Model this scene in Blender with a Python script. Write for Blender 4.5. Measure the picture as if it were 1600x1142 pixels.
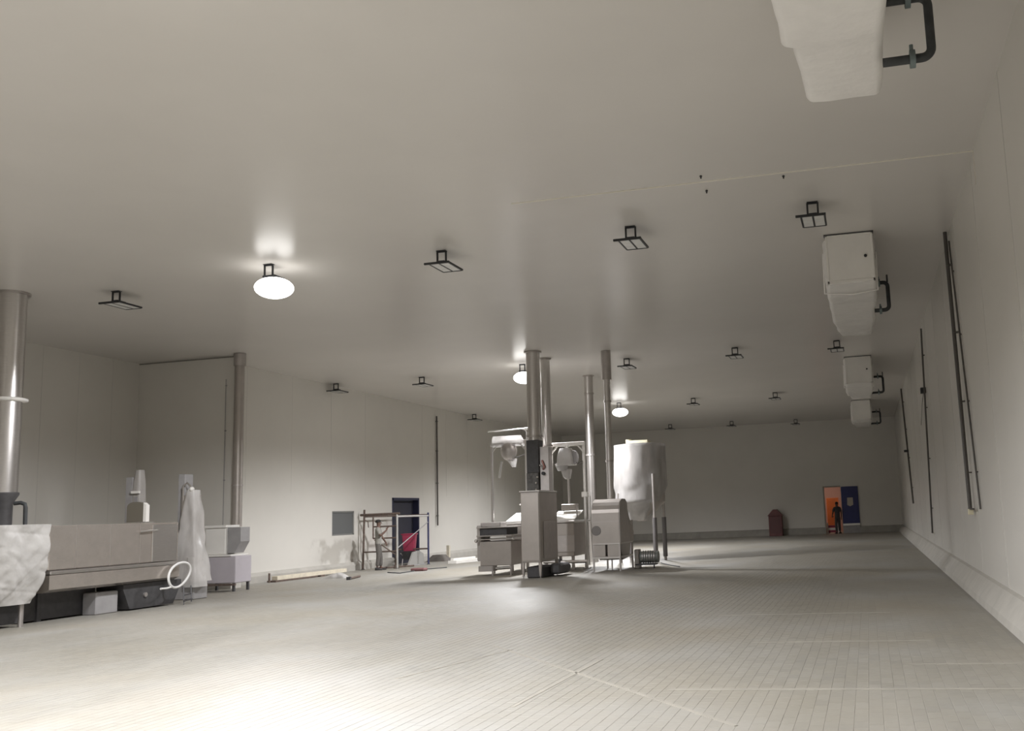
import bpy, bmesh, math, random
import numpy as np
from mathutils import Vector, Matrix, noise

random.seed(7)
for o in list(bpy.data.objects):
    bpy.data.objects.remove(o)
scene = bpy.context.scene
C = scene.collection

# ------------------------------------------------------------------ camera
W_PX, H_PX = 1600, 1142
FPX, PIT, YAW, ROLL, CX, CY, CAMZ = 1510.8771, .1432, -.215, -.0414, 1014.7582, 583.7064, 1.6
cp, sp, cyw, syw = math.cos(PIT), math.sin(PIT), math.cos(YAW), math.sin(YAW)
FWD = Vector((syw * cp, cyw * cp, sp))
_r = Vector((cyw, -syw, 0))
_u = _r.cross(FWD)
RIGHT = math.cos(ROLL) * _r + math.sin(ROLL) * _u
UP = -math.sin(ROLL) * _r + math.cos(ROLL) * _u
CAM = Vector((0, 0, CAMZ))
cam_d = bpy.data.cameras.new('camera')
cam = bpy.data.objects.new('camera', cam_d)
C.objects.link(cam)
M = Matrix.Identity(4)
for i in range(3):
    M[i][0] = RIGHT[i]; M[i][1] = UP[i]; M[i][2] = -FWD[i]; M[i][3] = CAM[i]
cam.matrix_world = M
cam_d.sensor_fit = 'HORIZONTAL'
cam_d.sensor_width = 36
cam_d.lens = 36 * FPX / W_PX
cam_d.shift_x = -(CX - W_PX / 2) / W_PX
cam_d.shift_y = (CY - H_PX / 2) / W_PX
cam_d.clip_start = .05
cam_d.clip_end = 300
scene.camera = cam

# ------------------------------------------------------------------ world, exposure
world = bpy.data.worlds.new('world')
scene.world = world
world.use_nodes = True
world.node_tree.nodes['Background'].inputs[0].default_value = (.8, .85, 1, 1)
world.node_tree.nodes['Background'].inputs[1].default_value = .05
vs = scene.view_settings
vs.view_transform = 'Standard'
vs.look = 'None'
vs.gamma = 1
vs.use_curve_mapping = False
vs.exposure = 1.26
LAMP_W = 1500          # watts of each lit flood light
scene.cycles.diffuse_bounces = 5
scene.cycles.max_bounces = 8

# ------------------------------------------------------------------ room dimensions
H = 6.565
XR, XL, XLN, YST, YB, YF = 1.83, -18.3, -20.64, 24.23, 57.4, -6.0
XS = -17.45           # right end of the protruding wall

# pixel of the photograph -> point of the room (used to survey positions)
def ray(x, y):
    return FWD + RIGHT * ((x - CX) / FPX) - UP * ((y - CY) / FPX)
def at_z(x, y, z=0.):
    d = ray(x, y); return CAM + d * ((z - CAMZ) / d.z)
def at_Y(x, y, Y):
    d = ray(x, y); return CAM + d * (Y / d.y)
def at_X(x, y, X):
    d = ray(x, y); return CAM + d * (X / d.x)

# ------------------------------------------------------------------ mesh helpers
class MB:
    def __init__(s):
        s.v = []; s.f = []; s.sm = []
    def add(s, v, f, smooth=False):
        o = len(s.v)
        s.v += [tuple(p) for p in v]
        s.f += [tuple(i + o for i in q) for q in f]
        s.sm += [smooth] * len(f)
        return s
    def box(s, a, b):
        x0, y0, z0 = a; x1, y1, z1 = b
        if x0 > x1: x0, x1 = x1, x0
        if y0 > y1: y0, y1 = y1, y0
        if z0 > z1: z0, z1 = z1, z0
        v = [(x0,y0,z0),(x1,y0,z0),(x1,y1,z0),(x0,y1,z0),(x0,y0,z1),(x1,y0,z1),(x1,y1,z1),(x0,y1,z1)]
        return s.add(v, [(0,3,2,1),(4,5,6,7),(0,1,5,4),(1,2,6,5),(2,3,7,6),(3,0,4,7)])
    def bar(s, p0, p1, w, h, up=(0,0,1)):
        p0 = Vector(p0); p1 = Vector(p1); d = (p1 - p0).normalized(); up = Vector(up)
        if abs(d.dot(up)) > .97: up = Vector((1,0,0))
        r = d.cross(up).normalized(); u = r.cross(d)
        v = [p + r * (a * w / 2) + u * (b * h / 2) for p in (p0, p1) for a, b in ((-1,-1),(1,-1),(1,1),(-1,1))]
        return s.add(v, [(0,1,2,3),(7,6,5,4),(4,5,1,0),(5,6,2,1),(6,7,3,2),(7,4,0,3)])
    def tube(s, pts, r, n=12, caps=True, closed=False):
        pts = [Vector(p) for p in pts]; m = len(pts)
        rs = r if isinstance(r, (list, tuple)) else [r] * m
        rings = []; ref = None
        for i, p in enumerate(pts):
            if closed: t = pts[(i + 1) % m] - pts[i - 1]
            else: t = pts[min(i + 1, m - 1)] - pts[max(i - 1, 0)]
            t.normalize()
            if ref is None:
                ref = Vector((0,0,1)) if abs(t.z) < .9 else Vector((1,0,0))
            a = t.cross(ref).normalized(); b = a.cross(t); ref = b
            rings.append([p + (a * math.cos(2*math.pi*k/n) + b * math.sin(2*math.pi*k/n)) * rs[i] for k in range(n)])
        v = [q for g in rings for q in g]; f = []
        for i in range(m if closed else m - 1):
            j = (i + 1) % m
            for k in range(n):
                l = (k + 1) % n
                f.append((i*n+k, i*n+l, j*n+l, j*n+k))
        s.add(v, f, True)
        if caps and not closed:
            s.add(rings[0], [tuple(range(n))[::-1]]); s.add(rings[-1], [tuple(range(n))])
        return s
    def lathe(s, prof, c=(0,0,0), n=32, smooth=True):
        c = Vector(c); v = []; f = []
        for r, z in prof:
            for k in range(n):
                a = 2*math.pi*k/n
                v.append((c.x + r*math.cos(a), c.y + r*math.sin(a), c.z + z))
        for i in range(len(prof) - 1):
            for k in range(n):
                l = (k+1) % n
                f.append((i*n+k, i*n+l, (i+1)*n+l, (i+1)*n+k))
        s.add(v, f, smooth)
        s.add(v[:n], [tuple(range(n))[::-1]]); s.add(v[-n:], [tuple(range(n))])
        return s
    def prism(s, poly, x0, x1, axis='x'):
        n = len(poly)
        def pt(a, b, c):
            return (c, a, b) if axis == 'x' else ((a, c, b) if axis == 'y' else (a, b, c))
        v = [pt(a, b, x0) for a, b in poly] + [pt(a, b, x1) for a, b in poly]
        f = [tuple(range(n)), tuple(range(n, 2*n))[::-1]] + [(i, i+n, (i+1) % n + n, (i+1) % n) for i in range(n)]
        return s.add(v, f)
    def ball(s, c, rx, ry, rz, nu=20, nv=12):
        c = Vector(c); v = [(c.x, c.y, c.z - rz)]; f = []
        for i in range(1, nv):
            t = -math.pi/2 + math.pi*i/nv
            for k in range(nu):
                a = 2*math.pi*k/nu
                v.append((c.x + rx*math.cos(t)*math.cos(a), c.y + ry*math.cos(t)*math.sin(a), c.z + rz*math.sin(t)))
        v.append((c.x, c.y, c.z + rz)); top = len(v) - 1
        for k in range(nu):
            l = (k+1) % nu
            f.append((0, 1+l, 1+k))
            for i in range(nv - 2):
                f.append((1+i*nu+k, 1+i*nu+l, 1+(i+1)*nu+l, 1+(i+1)*nu+k))
            f.append((1+(nv-2)*nu+k, 1+(nv-2)*nu+l, top))
        return s.add(v, f, True)
    def loft(s, rings, caps=True, smooth=True):
        n = len(rings[0]); v = [p for g in rings for p in g]; f = []
        for i in range(len(rings) - 1):
            for k in range(n):
                l = (k+1) % n
                f.append((i*n+k, i*n+l, (i+1)*n+l, (i+1)*n+k))
        s.add(v, f, smooth)
        if caps:
            s.add(rings[0], [tuple(range(n))[::-1]], smooth); s.add(rings[-1], [tuple(range(n))], smooth)
        return s
    def mesh(s, name, mat, bevel=0):
        me = bpy.data.meshes.new(name)
        me.from_pydata(s.v, [], s.f)
        me.polygons.foreach_set('use_smooth', s.sm)
        bm = bmesh.new(); bm.from_mesh(me)
        if bevel:
            es = [e for e in bm.edges if len(e.link_faces) == 2 and e.calc_face_angle(0) > .6]
            bmesh.ops.bevel(bm, geom=es, offset=bevel, segments=1, affect='EDGES', clamp_overlap=True)
        bmesh.ops.recalc_face_normals(bm, faces=bm.faces)
        bm.to_mesh(me); bm.free()
        me.materials.append(mat)
        return me
    def build(s, name, mat, parent=None, bevel=0, label=None):
        o = bpy.data.objects.new(name, s.mesh(name, mat, bevel))
        C.objects.link(o)
        if parent is not None: o.parent = parent
        if label: o['label'] = label
        return o

def tag(o, label, cat, group=None):
    o['label'] = label; o['category'] = cat
    if group: o['group'] = group
    return o
def thing(name, label, cat, loc=(0,0,0), rz=0, group=None):
    o = bpy.data.objects.new(name, None); C.objects.link(o)
    o.location = loc; o.rotation_euler = (0, 0, rz); o.empty_display_size = .2
    return tag(o, label, cat, group)
def struct(o):
    o['kind'] = 'structure'; return o
def copy_tree(o, parent=None):
    c = o.copy(); C.objects.link(c)
    if parent is not None: c.parent = parent
    for ch in list(o.children): copy_tree(ch, c)
    return c

# ------------------------------------------------------------------ materials
MATS = {}
def mat(name, col, rough=.5, metal=0., noise_amt=0., scale=3., bump=0., emit=None, strength=0., trans=0., spec=.5, alpha=1., stretch=(1,1,1), bscale=None):
    if name in MATS: return MATS[name]
    m = bpy.data.materials.new(name); m.use_nodes = True
    nt = m.node_tree; b = nt.nodes['Principled BSDF']
    b.inputs['Base Color'].default_value = (*col, 1)
    b.inputs['Roughness'].default_value = rough
    b.inputs['Metallic'].default_value = metal
    b.inputs['Specular IOR Level'].default_value = spec
    b.inputs['Alpha'].default_value = alpha
    b.inputs['Transmission Weight'].default_value = trans
    if emit:
        b.inputs['Emission Color'].default_value = (*emit, 1)
        b.inputs['Emission Strength'].default_value = strength
    if noise_amt or bump:
        tc = nt.nodes.new('ShaderNodeNewGeometry')
        mp = nt.nodes.new('ShaderNodeMapping'); mp.inputs['Scale'].default_value = stretch
        nt.links.new(tc.outputs['Position'], mp.inputs[0])
        nz = nt.nodes.new('ShaderNodeTexNoise'); nz.inputs['Scale'].default_value = scale
        nz.inputs['Detail'].default_value = 5; nz.inputs['Roughness'].default_value = .6
        nt.links.new(mp.outputs[0], nz.inputs['Vector'])
        if noise_amt:
            rp = nt.nodes.new('ShaderNodeValToRGB')
            rp.color_ramp.elements[0].position = .3; rp.color_ramp.elements[1].position = .7
            rp.color_ramp.elements[0].color = (*[max(0, c*(1-noise_amt)) for c in col], 1)
            rp.color_ramp.elements[1].color = (*[min(1, c*(1+noise_amt)) for c in col], 1)
            nt.links.new(nz.outputs['Fac'], rp.inputs[0]); nt.links.new(rp.outputs[0], b.inputs['Base Color'])
        if bump:
            nz2 = nt.nodes.new('ShaderNodeTexNoise'); nz2.inputs['Scale'].default_value = bscale or scale * 3
            nz2.inputs['Detail'].default_value = 3
            nt.links.new(mp.outputs[0], nz2.inputs['Vector'])
            bp = nt.nodes.new('ShaderNodeBump'); bp.inputs['Strength'].default_value = bump; bp.inputs['Distance'].default_value = .05
            nt.links.new(nz2.outputs['Fac'], bp.inputs['Height']); nt.links.new(bp.outputs[0], b.inputs['Normal'])
    MATS[name] = m
    return m

PANEL = mat('wall_panel', (.66, .638, .592), .3, noise_amt=.04, scale=.35, spec=.4)
PANEL_C = mat('ceiling_panel', (.68, .655, .62), .26, noise_amt=.03, scale=.3, spec=.4)
def stained_panel():
    m = PANEL.copy(); m.name = 'stained_wall_panel'; nt = m.node_tree; N = nt.nodes.new; K = nt.links.new
    b = nt.nodes['Principled BSDF']; src = b.inputs['Base Color'].links[0].from_socket
    g = N('ShaderNodeNewGeometry'); sx = N('ShaderNodeSeparateXYZ'); K(g.outputs['Position'], sx.inputs[0])
    def mr(v, a, b_, c, d):
        n = N('ShaderNodeMapRange'); n.interpolation_type = 'SMOOTHSTEP'; K(v, n.inputs[0])
        for i, q in enumerate((a, b_, c, d)): n.inputs[i + 1].default_value = q
        return n.outputs[0]
    def mul(a, b_):
        n = N('ShaderNodeMath'); n.operation = 'MULTIPLY'; K(a, n.inputs[0]); K(b_, n.inputs[1]); return n.outputs[0]
    nz = N('ShaderNodeTexNoise'); nz.inputs['Scale'].default_value = 1.3; nz.inputs['Detail'].default_value = 3; K(g.outputs['Position'], nz.inputs['Vector'])
    k = mul(mul(mr(sx.outputs[1], 29.2, 30.0, 0, 1), mr(sx.outputs[1], 32.6, 33.2, 1, 0)), mul(mr(sx.outputs[2], 1.05, 1.25, 1, 0), mr(nz.outputs['Fac'], .4, .55, 0, 1)))
    mx = N('ShaderNodeMix'); mx.data_type = 'RGBA'; K(k, mx.inputs['Factor']); K(src, mx.inputs['A']); mx.inputs['B'].default_value = (.50, .475, .43, 1)
    K(mx.outputs['Result'], b.inputs['Base Color'])
    return m
PANEL_S = stained_panel()
PLINTH = mat('plinth_concrete', (.36, .345, .31), .8, noise_amt=.15, scale=2)
COVE = mat('cove_concrete', (.44, .42, .38), .75, noise_amt=.1, scale=2)
STEEL = mat('stainless_steel', (.60, .575, .555), .3, .92, noise_amt=.05, scale=6, stretch=(1,1,12), bump=.04)
STEEL_D = mat('dull_steel', (.47, .44, .42), .45, .8, noise_amt=.08, scale=5)
STEEL_P = mat('pale_sheet_steel', (.42, .385, .355), .42, .6, noise_amt=.06, scale=3)
WHITE_M = mat('white_enamel', (.82, .80, .76), .35, noise_amt=.03)
COOLER_F = mat('cooler_film', (.86, .84, .81), .4, noise_amt=.04, scale=3, bump=.25, bscale=5)
FILM = mat('white_film', (.50, .485, .465), .34, noise_amt=.08, scale=2, bump=.9, bscale=2.6)
BLACK = mat('black_coating', (.025, .026, .028), .5)
DARK = mat('dark_paint', (.06, .058, .06), .55, noise_amt=.2, scale=8)
PIPE_D = mat('dark_insulation', (.055, .058, .06), .75, noise_amt=.2, scale=10)
CONDUIT = mat('conduit', (.10, .092, .085), .5, .3)
VALVE = mat('valve_grey', (.18, .22, .22), .5, .4)
LENS_OFF = mat('lens_off', (.74, .74, .72), .25)
NAVY = mat('navy_paint', (.028, .028, .042), .45, noise_amt=.1)
BLUE = mat('blue_door', (.032, .038, .15), .45, noise_amt=.1)
GREY_GLASS = mat('grey_glass', (.15, .155, .155), .2)
RED = mat('red_plastic', (.30, .03, .07), .45, noise_amt=.1)
RED_D = mat('dull_red', (.17, .075, .075), .7, noise_amt=.2)
ORANGE = mat('orange_board', (.95, .30, .10), .6, noise_amt=.06)
PINKW = mat('corridor_paint', (.42, .30, .27), .7)
CREAM = mat('cream_foam', (.82, .76, .56), .7, noise_amt=.08)
GREY_P = mat('grey_plastic', (.33, .32, .32), .6, noise_amt=.1)
RUST = mat('rusty_tube', (.16, .12, .10), .65, .4, noise_amt=.3, scale=14)
BLUE_T = mat('blue_tube', (.05, .055, .13), .5, .3, noise_amt=.2)
ALU = mat('aluminium', (.75, .74, .72), .35, .8)
SKIN = mat('skin', (.13, .075, .055), .6)
HAIR = mat('hair_black', (.02, .018, .017), .8)
SHIRT_G = mat('pale_grey_cloth', (.27, .26, .235), .9, noise_amt=.12, scale=20)
TROUS_G = mat('grey_cloth', (.115, .105, .095), .9, noise_amt=.15, scale=20)
DARK_CL = mat('dark_cloth', (.07, .068, .07), .9, noise_amt=.15, scale=20)
SHOE = mat('shoe_black', (.03, .028, .028), .6)
HOSE = mat('white_hose', (.78, .77, .75), .4)
TIMBER = mat('pale_timber', (.66, .60, .48), .7, noise_amt=.12, scale=6, stretch=(1,1,1))

def film_clear(name, c):
    m = bpy.data.materials.new(name); m.use_nodes = True
    nt = m.node_tree; b = nt.nodes['Principled BSDF']
    b.inputs['Base Color'].default_value = (c, c * .975, c * .95, 1); b.inputs['Roughness'].default_value = .32
    tl = nt.nodes.new('ShaderNodeBsdfTranslucent'); tl.inputs[0].default_value = (c, c * .97, c * .94, 1)
    mx = nt.nodes.new('ShaderNodeMixShader'); mx.inputs[0].default_value = .35
    tp = nt.nodes.new('ShaderNodeBsdfTransparent'); mx2 = nt.nodes.new('ShaderNodeMixShader')
    nz = nt.nodes.new('ShaderNodeTexNoise'); nz.inputs['Scale'].default_value = 2.2; nz.inputs['Detail'].default_value = 4
    g = nt.nodes.new('ShaderNodeNewGeometry'); mp = nt.nodes.new('ShaderNodeMapping'); mp.inputs['Scale'].default_value = (1.4, 1.4, .5)
    nt.links.new(g.outputs['Position'], mp.inputs[0]); nt.links.new(mp.outputs[0], nz.inputs['Vector'])
    mr = nt.nodes.new('ShaderNodeMapRange'); mr.inputs[1].default_value = .3; mr.inputs[2].default_value = .7; mr.inputs[3].default_value = .05; mr.inputs[4].default_value = .4
    nt.links.new(nz.outputs['Fac'], mr.inputs[0]); nt.links.new(mr.outputs[0], mx2.inputs[0])
    bp = nt.nodes.new('ShaderNodeBump'); bp.inputs['Strength'].default_value = .5; bp.inputs['Distance'].default_value = .05
    nt.links.new(nz.outputs['Fac'], bp.inputs['Height']); nt.links.new(bp.outputs[0], b.inputs['Normal'])
    out = nt.nodes['Material Output']
    nt.links.new(b.outputs[0], mx.inputs[1]); nt.links.new(tl.outputs[0], mx.inputs[2])
    nt.links.new(mx.outputs[0], mx2.inputs[1]); nt.links.new(tp.outputs[0], mx2.inputs[2])
    nt.links.new(mx2.outputs[0], out.inputs[0])
    return m
CLEAR = film_clear('clear_film', .56)
CLEAR_W = film_clear('milky_film', .86)

# brick paving: tone per brick from its place in the bond, dust drifts over it
BX, BY, JN = .108, .232, .0055
def floor_mat(name, base, per_brick):
    m = bpy.data.materials.new(name); m.use_nodes = True
    nt = m.node_tree; N = nt.nodes.new; K = nt.links.new; b = nt.nodes['Principled BSDF']
    g = N('ShaderNodeNewGeometry')
    def math_(op, a, c=None):
        n = N('ShaderNodeMath'); n.operation = op
        for i, q in enumerate((a, c)):
            if q is None: continue
            if isinstance(q, (int, float)): n.inputs[i].default_value = q
            else: K(q, n.inputs[i])
        return n.outputs[0]
    sx = N('ShaderNodeSeparateXYZ'); K(g.outputs['Position'], sx.inputs[0])
    ix = math_('FLOOR', math_('DIVIDE', sx.outputs[0], BX))
    off = math_('MULTIPLY', math_('MODULO', math_('ABSOLUTE', ix), 2), .5)
    iy = math_('FLOOR', math_('ADD', math_('DIVIDE', sx.outputs[1], BY), off))
    cb = N('ShaderNodeCombineXYZ'); K(ix, cb.inputs[0]); K(iy, cb.inputs[1])
    wn = N('ShaderNodeTexWhiteNoise'); wn.noise_dimensions = '2D'; K(cb.outputs[0], wn.inputs['Vector'])
    rp = N('ShaderNodeValToRGB'); K(wn.outputs['Value'], rp.inputs[0])
    e = rp.color_ramp.elements
    if per_brick:
        e[0].color = (*[c*.92 for c in base], 1); e[1].color = (*[min(1, c*1.06) for c in base], 1)
        k = rp.color_ramp.elements.new(.5); k.color = (base[0]*1.0, base[1]*.99, base[2]*.96, 1)
    else:
        e[0].color = e[1].color = (*base, 1)
    # dust
    mp = N('ShaderNodeMapping'); mp.inputs['Scale'].default_value = (.42, .16, 1); mp.inputs['Rotation'].default_value = (0, 0, .5)
    K(g.outputs['Position'], mp.inputs[0])
    nz = N('ShaderNodeTexNoise'); nz.inputs['Scale'].default_value = 1.1; nz.inputs['Detail'].default_value = 7; nz.inputs['Roughness'].default_value = .62
    K(mp.outputs[0], nz.inputs['Vector'])
    mr = N('ShaderNodeMapRange'); mr.inputs[1].default_value = .38; mr.inputs[2].default_value = .68; mr.inputs[3].default_value = .2; mr.inputs[4].default_value = 1
    K(nz.outputs['Fac'], mr.inputs[0])
    mx = N('ShaderNodeMix'); mx.data_type = 'RGBA'; K(mr.outputs[0], mx.inputs['Factor'])
    K(rp.outputs[0], mx.inputs['A'])
    nz2 = N('ShaderNodeTexNoise'); nz2.inputs['Scale'].default_value = .35; nz2.inputs['Detail'].default_value = 4
    K(g.outputs['Position'], nz2.inputs['Vector'])
    rp2 = N('ShaderNodeValToRGB'); K(nz2.outputs['Fac'], rp2.inputs[0])
    rp2.color_ramp.elements[0].position = .35; rp2.color_ramp.elements[1].position = .65
    rp2.color_ramp.elements[0].color = (.305, .275, .222, 1); rp2.color_ramp.elements[1].color = (.345, .338, .318, 1)
    K(rp2.outputs[0], mx.inputs['B'])
    K(mx.outputs['Result'], b.inputs['Base Color'])
    rr = N('ShaderNodeMapRange'); rr.inputs[3].default_value = .42; rr.inputs[4].default_value = .62
    K(mr.outputs[0], rr.inputs[0]); K(rr.outputs[0], b.inputs['Roughness'])
    b.inputs['Specular IOR Level'].default_value = .5
    nb = N('ShaderNodeTexNoise'); nb.inputs['Scale'].default_value = 14; nb.inputs['Detail'].default_value = 4
    K(g.outputs['Position'], nb.inputs['Vector'])
    bp = N('ShaderNodeBump'); bp.inputs['Strength'].default_value = .18; bp.inputs['Distance'].default_value = .01
    K(nb.outputs['Fac'], bp.inputs['Height']); K(bp.outputs[0], b.inputs['Normal'])
    return m
BRICK = floor_mat('paving_brick', (.272, .258, .224), True)
GROUT = floor_mat('paving_grout', (.222, .210, .184), False)
JOINT = mat('pale_sealant', (.33, .31, .268), .7, noise_amt=.12, scale=3)

# ------------------------------------------------------------------ room shell
T = .3
floor = struct(MB().box((XLN - T, YF - T, -.3), (XR + T, YB + 5, -.0016)).build('floor', GROUT))
struct(MB().box((XLN - T, YF - T, H), (XR + T, YB + T, H + .3)).build('ceiling', PANEL_C))
struct(MB().box((XR, YF - T, -.3), (XR + T, YB + T, H)).build('wall_right', PANEL))
struct(MB().box((XLN - T, YF - T, -.3), (XLN, YST + T, H)).build('wall_left', PANEL))
struct(MB().box((XLN - T, YF - T, -.3), (XR + T, YF, H)).build('wall_front', PANEL))

DY0, DY1, DZ1 = 35.3, 37.65, 2.62        # doorway in the far left wall
WY0, WY1, WZ0, WZ1 = 30.9, 32.4, 1.27, 2.12   # hatch window
struct(MB().box((XLN, YST, -.3), (XS, YST + .45, H)).build('wall_step', PANEL))
m = MB()
m.box((XL - T, YST + T, -.3), (XL, WY0, H)); m.box((XL - T, WY0, -.3), (XL, WY1, WZ0)); m.box((XL - T, WY0, WZ1), (XL, WY1, H))
m.box((XL - T, WY1, -.3), (XL, DY0, H)); m.box((XL - T, DY0, DZ1), (XL, DY1, H)); m.box((XL - T, DY1, -.3), (XL, YB + T, H))
struct(m.build('wall_left_far', PANEL_S))
EX0, EX1, EZ = -2.46, -1.52, 2.66         # doorway in the back wall
m = MB()
m.box((XL - T, YB, -.3), (EX0, YB + T, H)); m.box((EX0, YB, EZ), (EX1, YB + T, H)); m.box((EX1, YB, -.3), (XR + T, YB + T, H))
struct(m.build('wall_back', PANEL))

# plinths and coves
m = MB().prism([(YB - .12, -.006), (YB - .12, .32), (YB - .04, .38), (YB, .38), (YB, -.006)], XL, EX0 - .02)
m.prism([(YB - .12, -.006), (YB - .12, .32), (YB - .04, .38), (YB, .38), (YB, -.006)], EX1 + .98, XR)
struct(m.build('baseboard_back', PLINTH))
struct(MB().prism([(XR, -.006), (XR - .26, -.006), (XR - .24, .10), (XR - .06, .34), (XR, .36)], YF, YB - .12, 'y').build('baseboard_right', COVE))
m = MB()
for a, b in ((YST + .46, DY0), (DY1, YB - .12)):
    m.prism([(XL, -.006), (XL + .2, -.006), (XL + .2, .2), (XL + .1, .3), (XL, .3)], a, b, 'y')
struct(m.build('baseboard_left_far', COVE))
struct(MB().prism([(XLN, -.006), (XLN + .2, -.006), (XLN + .2, .2), (XLN + .1, .3), (XLN, .3)], YF, YST, 'y').build('baseboard_left', COVE))

# ceiling seam, dark top gap of the step wall, panel joints
SEAM_Y = 14.05
struct(MB().box((-5.2, SEAM_Y - .012, H - .012), (XR, SEAM_Y + .012, H + .01)).build('trim_1', mat('seam_strip', (.80, .77, .68), .5)))
struct(MB().box((XR - .012, SEAM_Y - .02, H - .5), (XR + .01, SEAM_Y + .02, H - .02)).build('trim_2', mat('seam_strip2', (.74, .71, .64), .5)))
struct(MB().box((XLN, YST - .02, H - .035), (XS, YST + .01, H - .012)).build('trim_3', mat('gap_line', (.2, .19, .17), .7)))
m = MB()
for y in (17.2, 18.4, 19.6, 20.8, 22.0, 23.2):
    m.box((XLN - .01, y - .006, .3), (XLN + .004, y + .006, H))
struct(m.build('trim_4', mat('joint_bead', (.60, .585, .55), .5)))
m = MB()
for y in np.arange(26, 57, 2.4):
    if not (DY0 - .1 < y < DY1 + .1): m.box((XL - .01, y - .005, 2.7), (XL + .004, y + .005, H))
struct(m.build('trim_5', MATS['joint_bead']))
m = MB()
for y in np.arange(5.2, 57, 3.1):
    m.box((XR - .004, y - .006, .36), (XR + .01, y + .006, H))
struct(m.build('trim_6', MATS['joint_bead']))

# brick paving: the nearest bricks in view one by one, the rest as one body
def brick_mesh():
    a, b = (BX - JN) / 2, (BY - JN) / 2; e = .0012
    v = [(-a,-b,-.02),(a,-b,-.02),(a,b,-.02),(-a,b,-.02),(-a,-b,-e),(a,-b,-e),(a,b,-e),(-a,b,-e),(-a+e,-b+e,0),(a-e,-b+e,0),(a-e,b-e,0),(-a+e,b-e,0)]
    f = [(8,9,10,11)]
    for lo, hi in ((0,4),(4,8)):
        for i in range(4): f.append((lo+i, lo+(i+1)%4, hi+(i+1)%4, hi+i))
    return v, f
bv, bf = brick_mesh()
bme = bpy.data.meshes.new('brick'); bme.from_pydata(bv, [], bf); bme.materials.append(BRICK)
def px_of(P):
    d = Vector(P) - CAM; z = d.dot(FWD)
    if z <= .1: return (-9999, -9999)
    return CX + FPX * d.dot(RIGHT) / z, CY - FPX * d.dot(UP) / z
PAVE_Y0, PAVE_Y1 = 5.0, YB - .13
MOVE_Y = (8.95, 12.05, 15.15)            # wide movement joints across the floor
cand = []; rest = []
rng = random.Random(3)
ix0 = math.floor(XL / BX) - 1; ix1 = math.floor((XR - .26) / BX)
for ix in range(ix0, ix1):
    xc = (ix + .5) * BX
    off = .5 if abs(ix) % 2 else 0.
    iy0 = math.floor(PAVE_Y0 / BY); iy1 = math.floor(PAVE_Y1 / BY)
    xneed_lo = -1.05                      # visible wedge: X >= -1.05*Y on the left
    for iy in range(max(iy0, int(-xc / 1.08 / BY) - 2), iy1):
        yc = (iy + .5 - off) * BY
        if yc + BY / 2 > PAVE_Y1: continue
        rest.append((xc, yc))
near = []
for i, (x, y) in enumerate(rest):
    if y < 9.6 and x > -3.2:
        u, v_ = px_of((x, y, 0))
        if 0 <= u <= 1600 and v_ <= 1140: near.append((-(v_) + abs(u - 1250) * .05, i))
near.sort()
sel = set(i for _, i in near[:300])
for i in sorted(sel):
    x, y = rest[i]
    o = bpy.data.objects.new('brick', bme); C.objects.link(o); o.parent = floor
    o.location = (x, y, rng.uniform(-.0005, .0005)); o.rotation_euler = (rng.uniform(-.001, .001), rng.uniform(-.0015, .0015), rng.uniform(-.006, .006))
R_ = np.array([rest[i] for i in range(len(rest)) if i not in sel])
nb = len(R_); V0 = np.array(bv)[4:]; F0 = np.array([(4,5,6,7),(0,1,5,4),(1,2,6,5),(2,3,7,6),(3,0,4,7)])
dz = np.random.default_rng(1).uniform(-.0004, .0004, nb)
VV = V0[None] + np.concatenate([R_, dz[:, None]], 1)[:, None, :]
FF = F0[None] + (np.arange(nb) * 8)[:, None, None]
me = bpy.data.meshes.new('paving_bricks')
me.vertices.add(nb * 8); me.vertices.foreach_set('co', VV.ravel())
me.loops.add(nb * 20); me.loops.foreach_set('vertex_index', FF.ravel())
me.polygons.add(nb * 5); me.polygons.foreach_set('loop_start', np.arange(nb * 5) * 4); me.polygons.foreach_set('loop_total', np.full(nb * 5, 4))
me.polygons.foreach_set('use_smooth', np.zeros(nb * 5, dtype=bool))
me.update(); me.validate(); me.materials.append(BRICK)
o = bpy.data.objects.new('paving_bricks', me); C.objects.link(o); o.parent = floor; o['kind'] = 'stuff'
# movement joints: pale sealant lines standing just proud of the bricks
for y, x0, x1 in ((8.95, -1.9, 1.2), (12.05, -1.5, .6), (15.15, -2.4, .2), (10.3, .3, 1.4)):
    MB().box((x0, y - .035, -.01), (x1, y + .035, .003)).build('movement_joint', JOINT, floor)
def fjoint(pa, pb, w=.05):
    a = at_z(*pa); b = at_z(*pb); a.z = b.z = -.002
    MB().bar(a, b, w, .01).build('movement_joint', JOINT, floor)
fjoint((770, 1008), (1150, 1134), .035)
fjoint((800, 1105), (940, 1030), .04)
fjoint((620, 1060), (800, 1015), .035)

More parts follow.
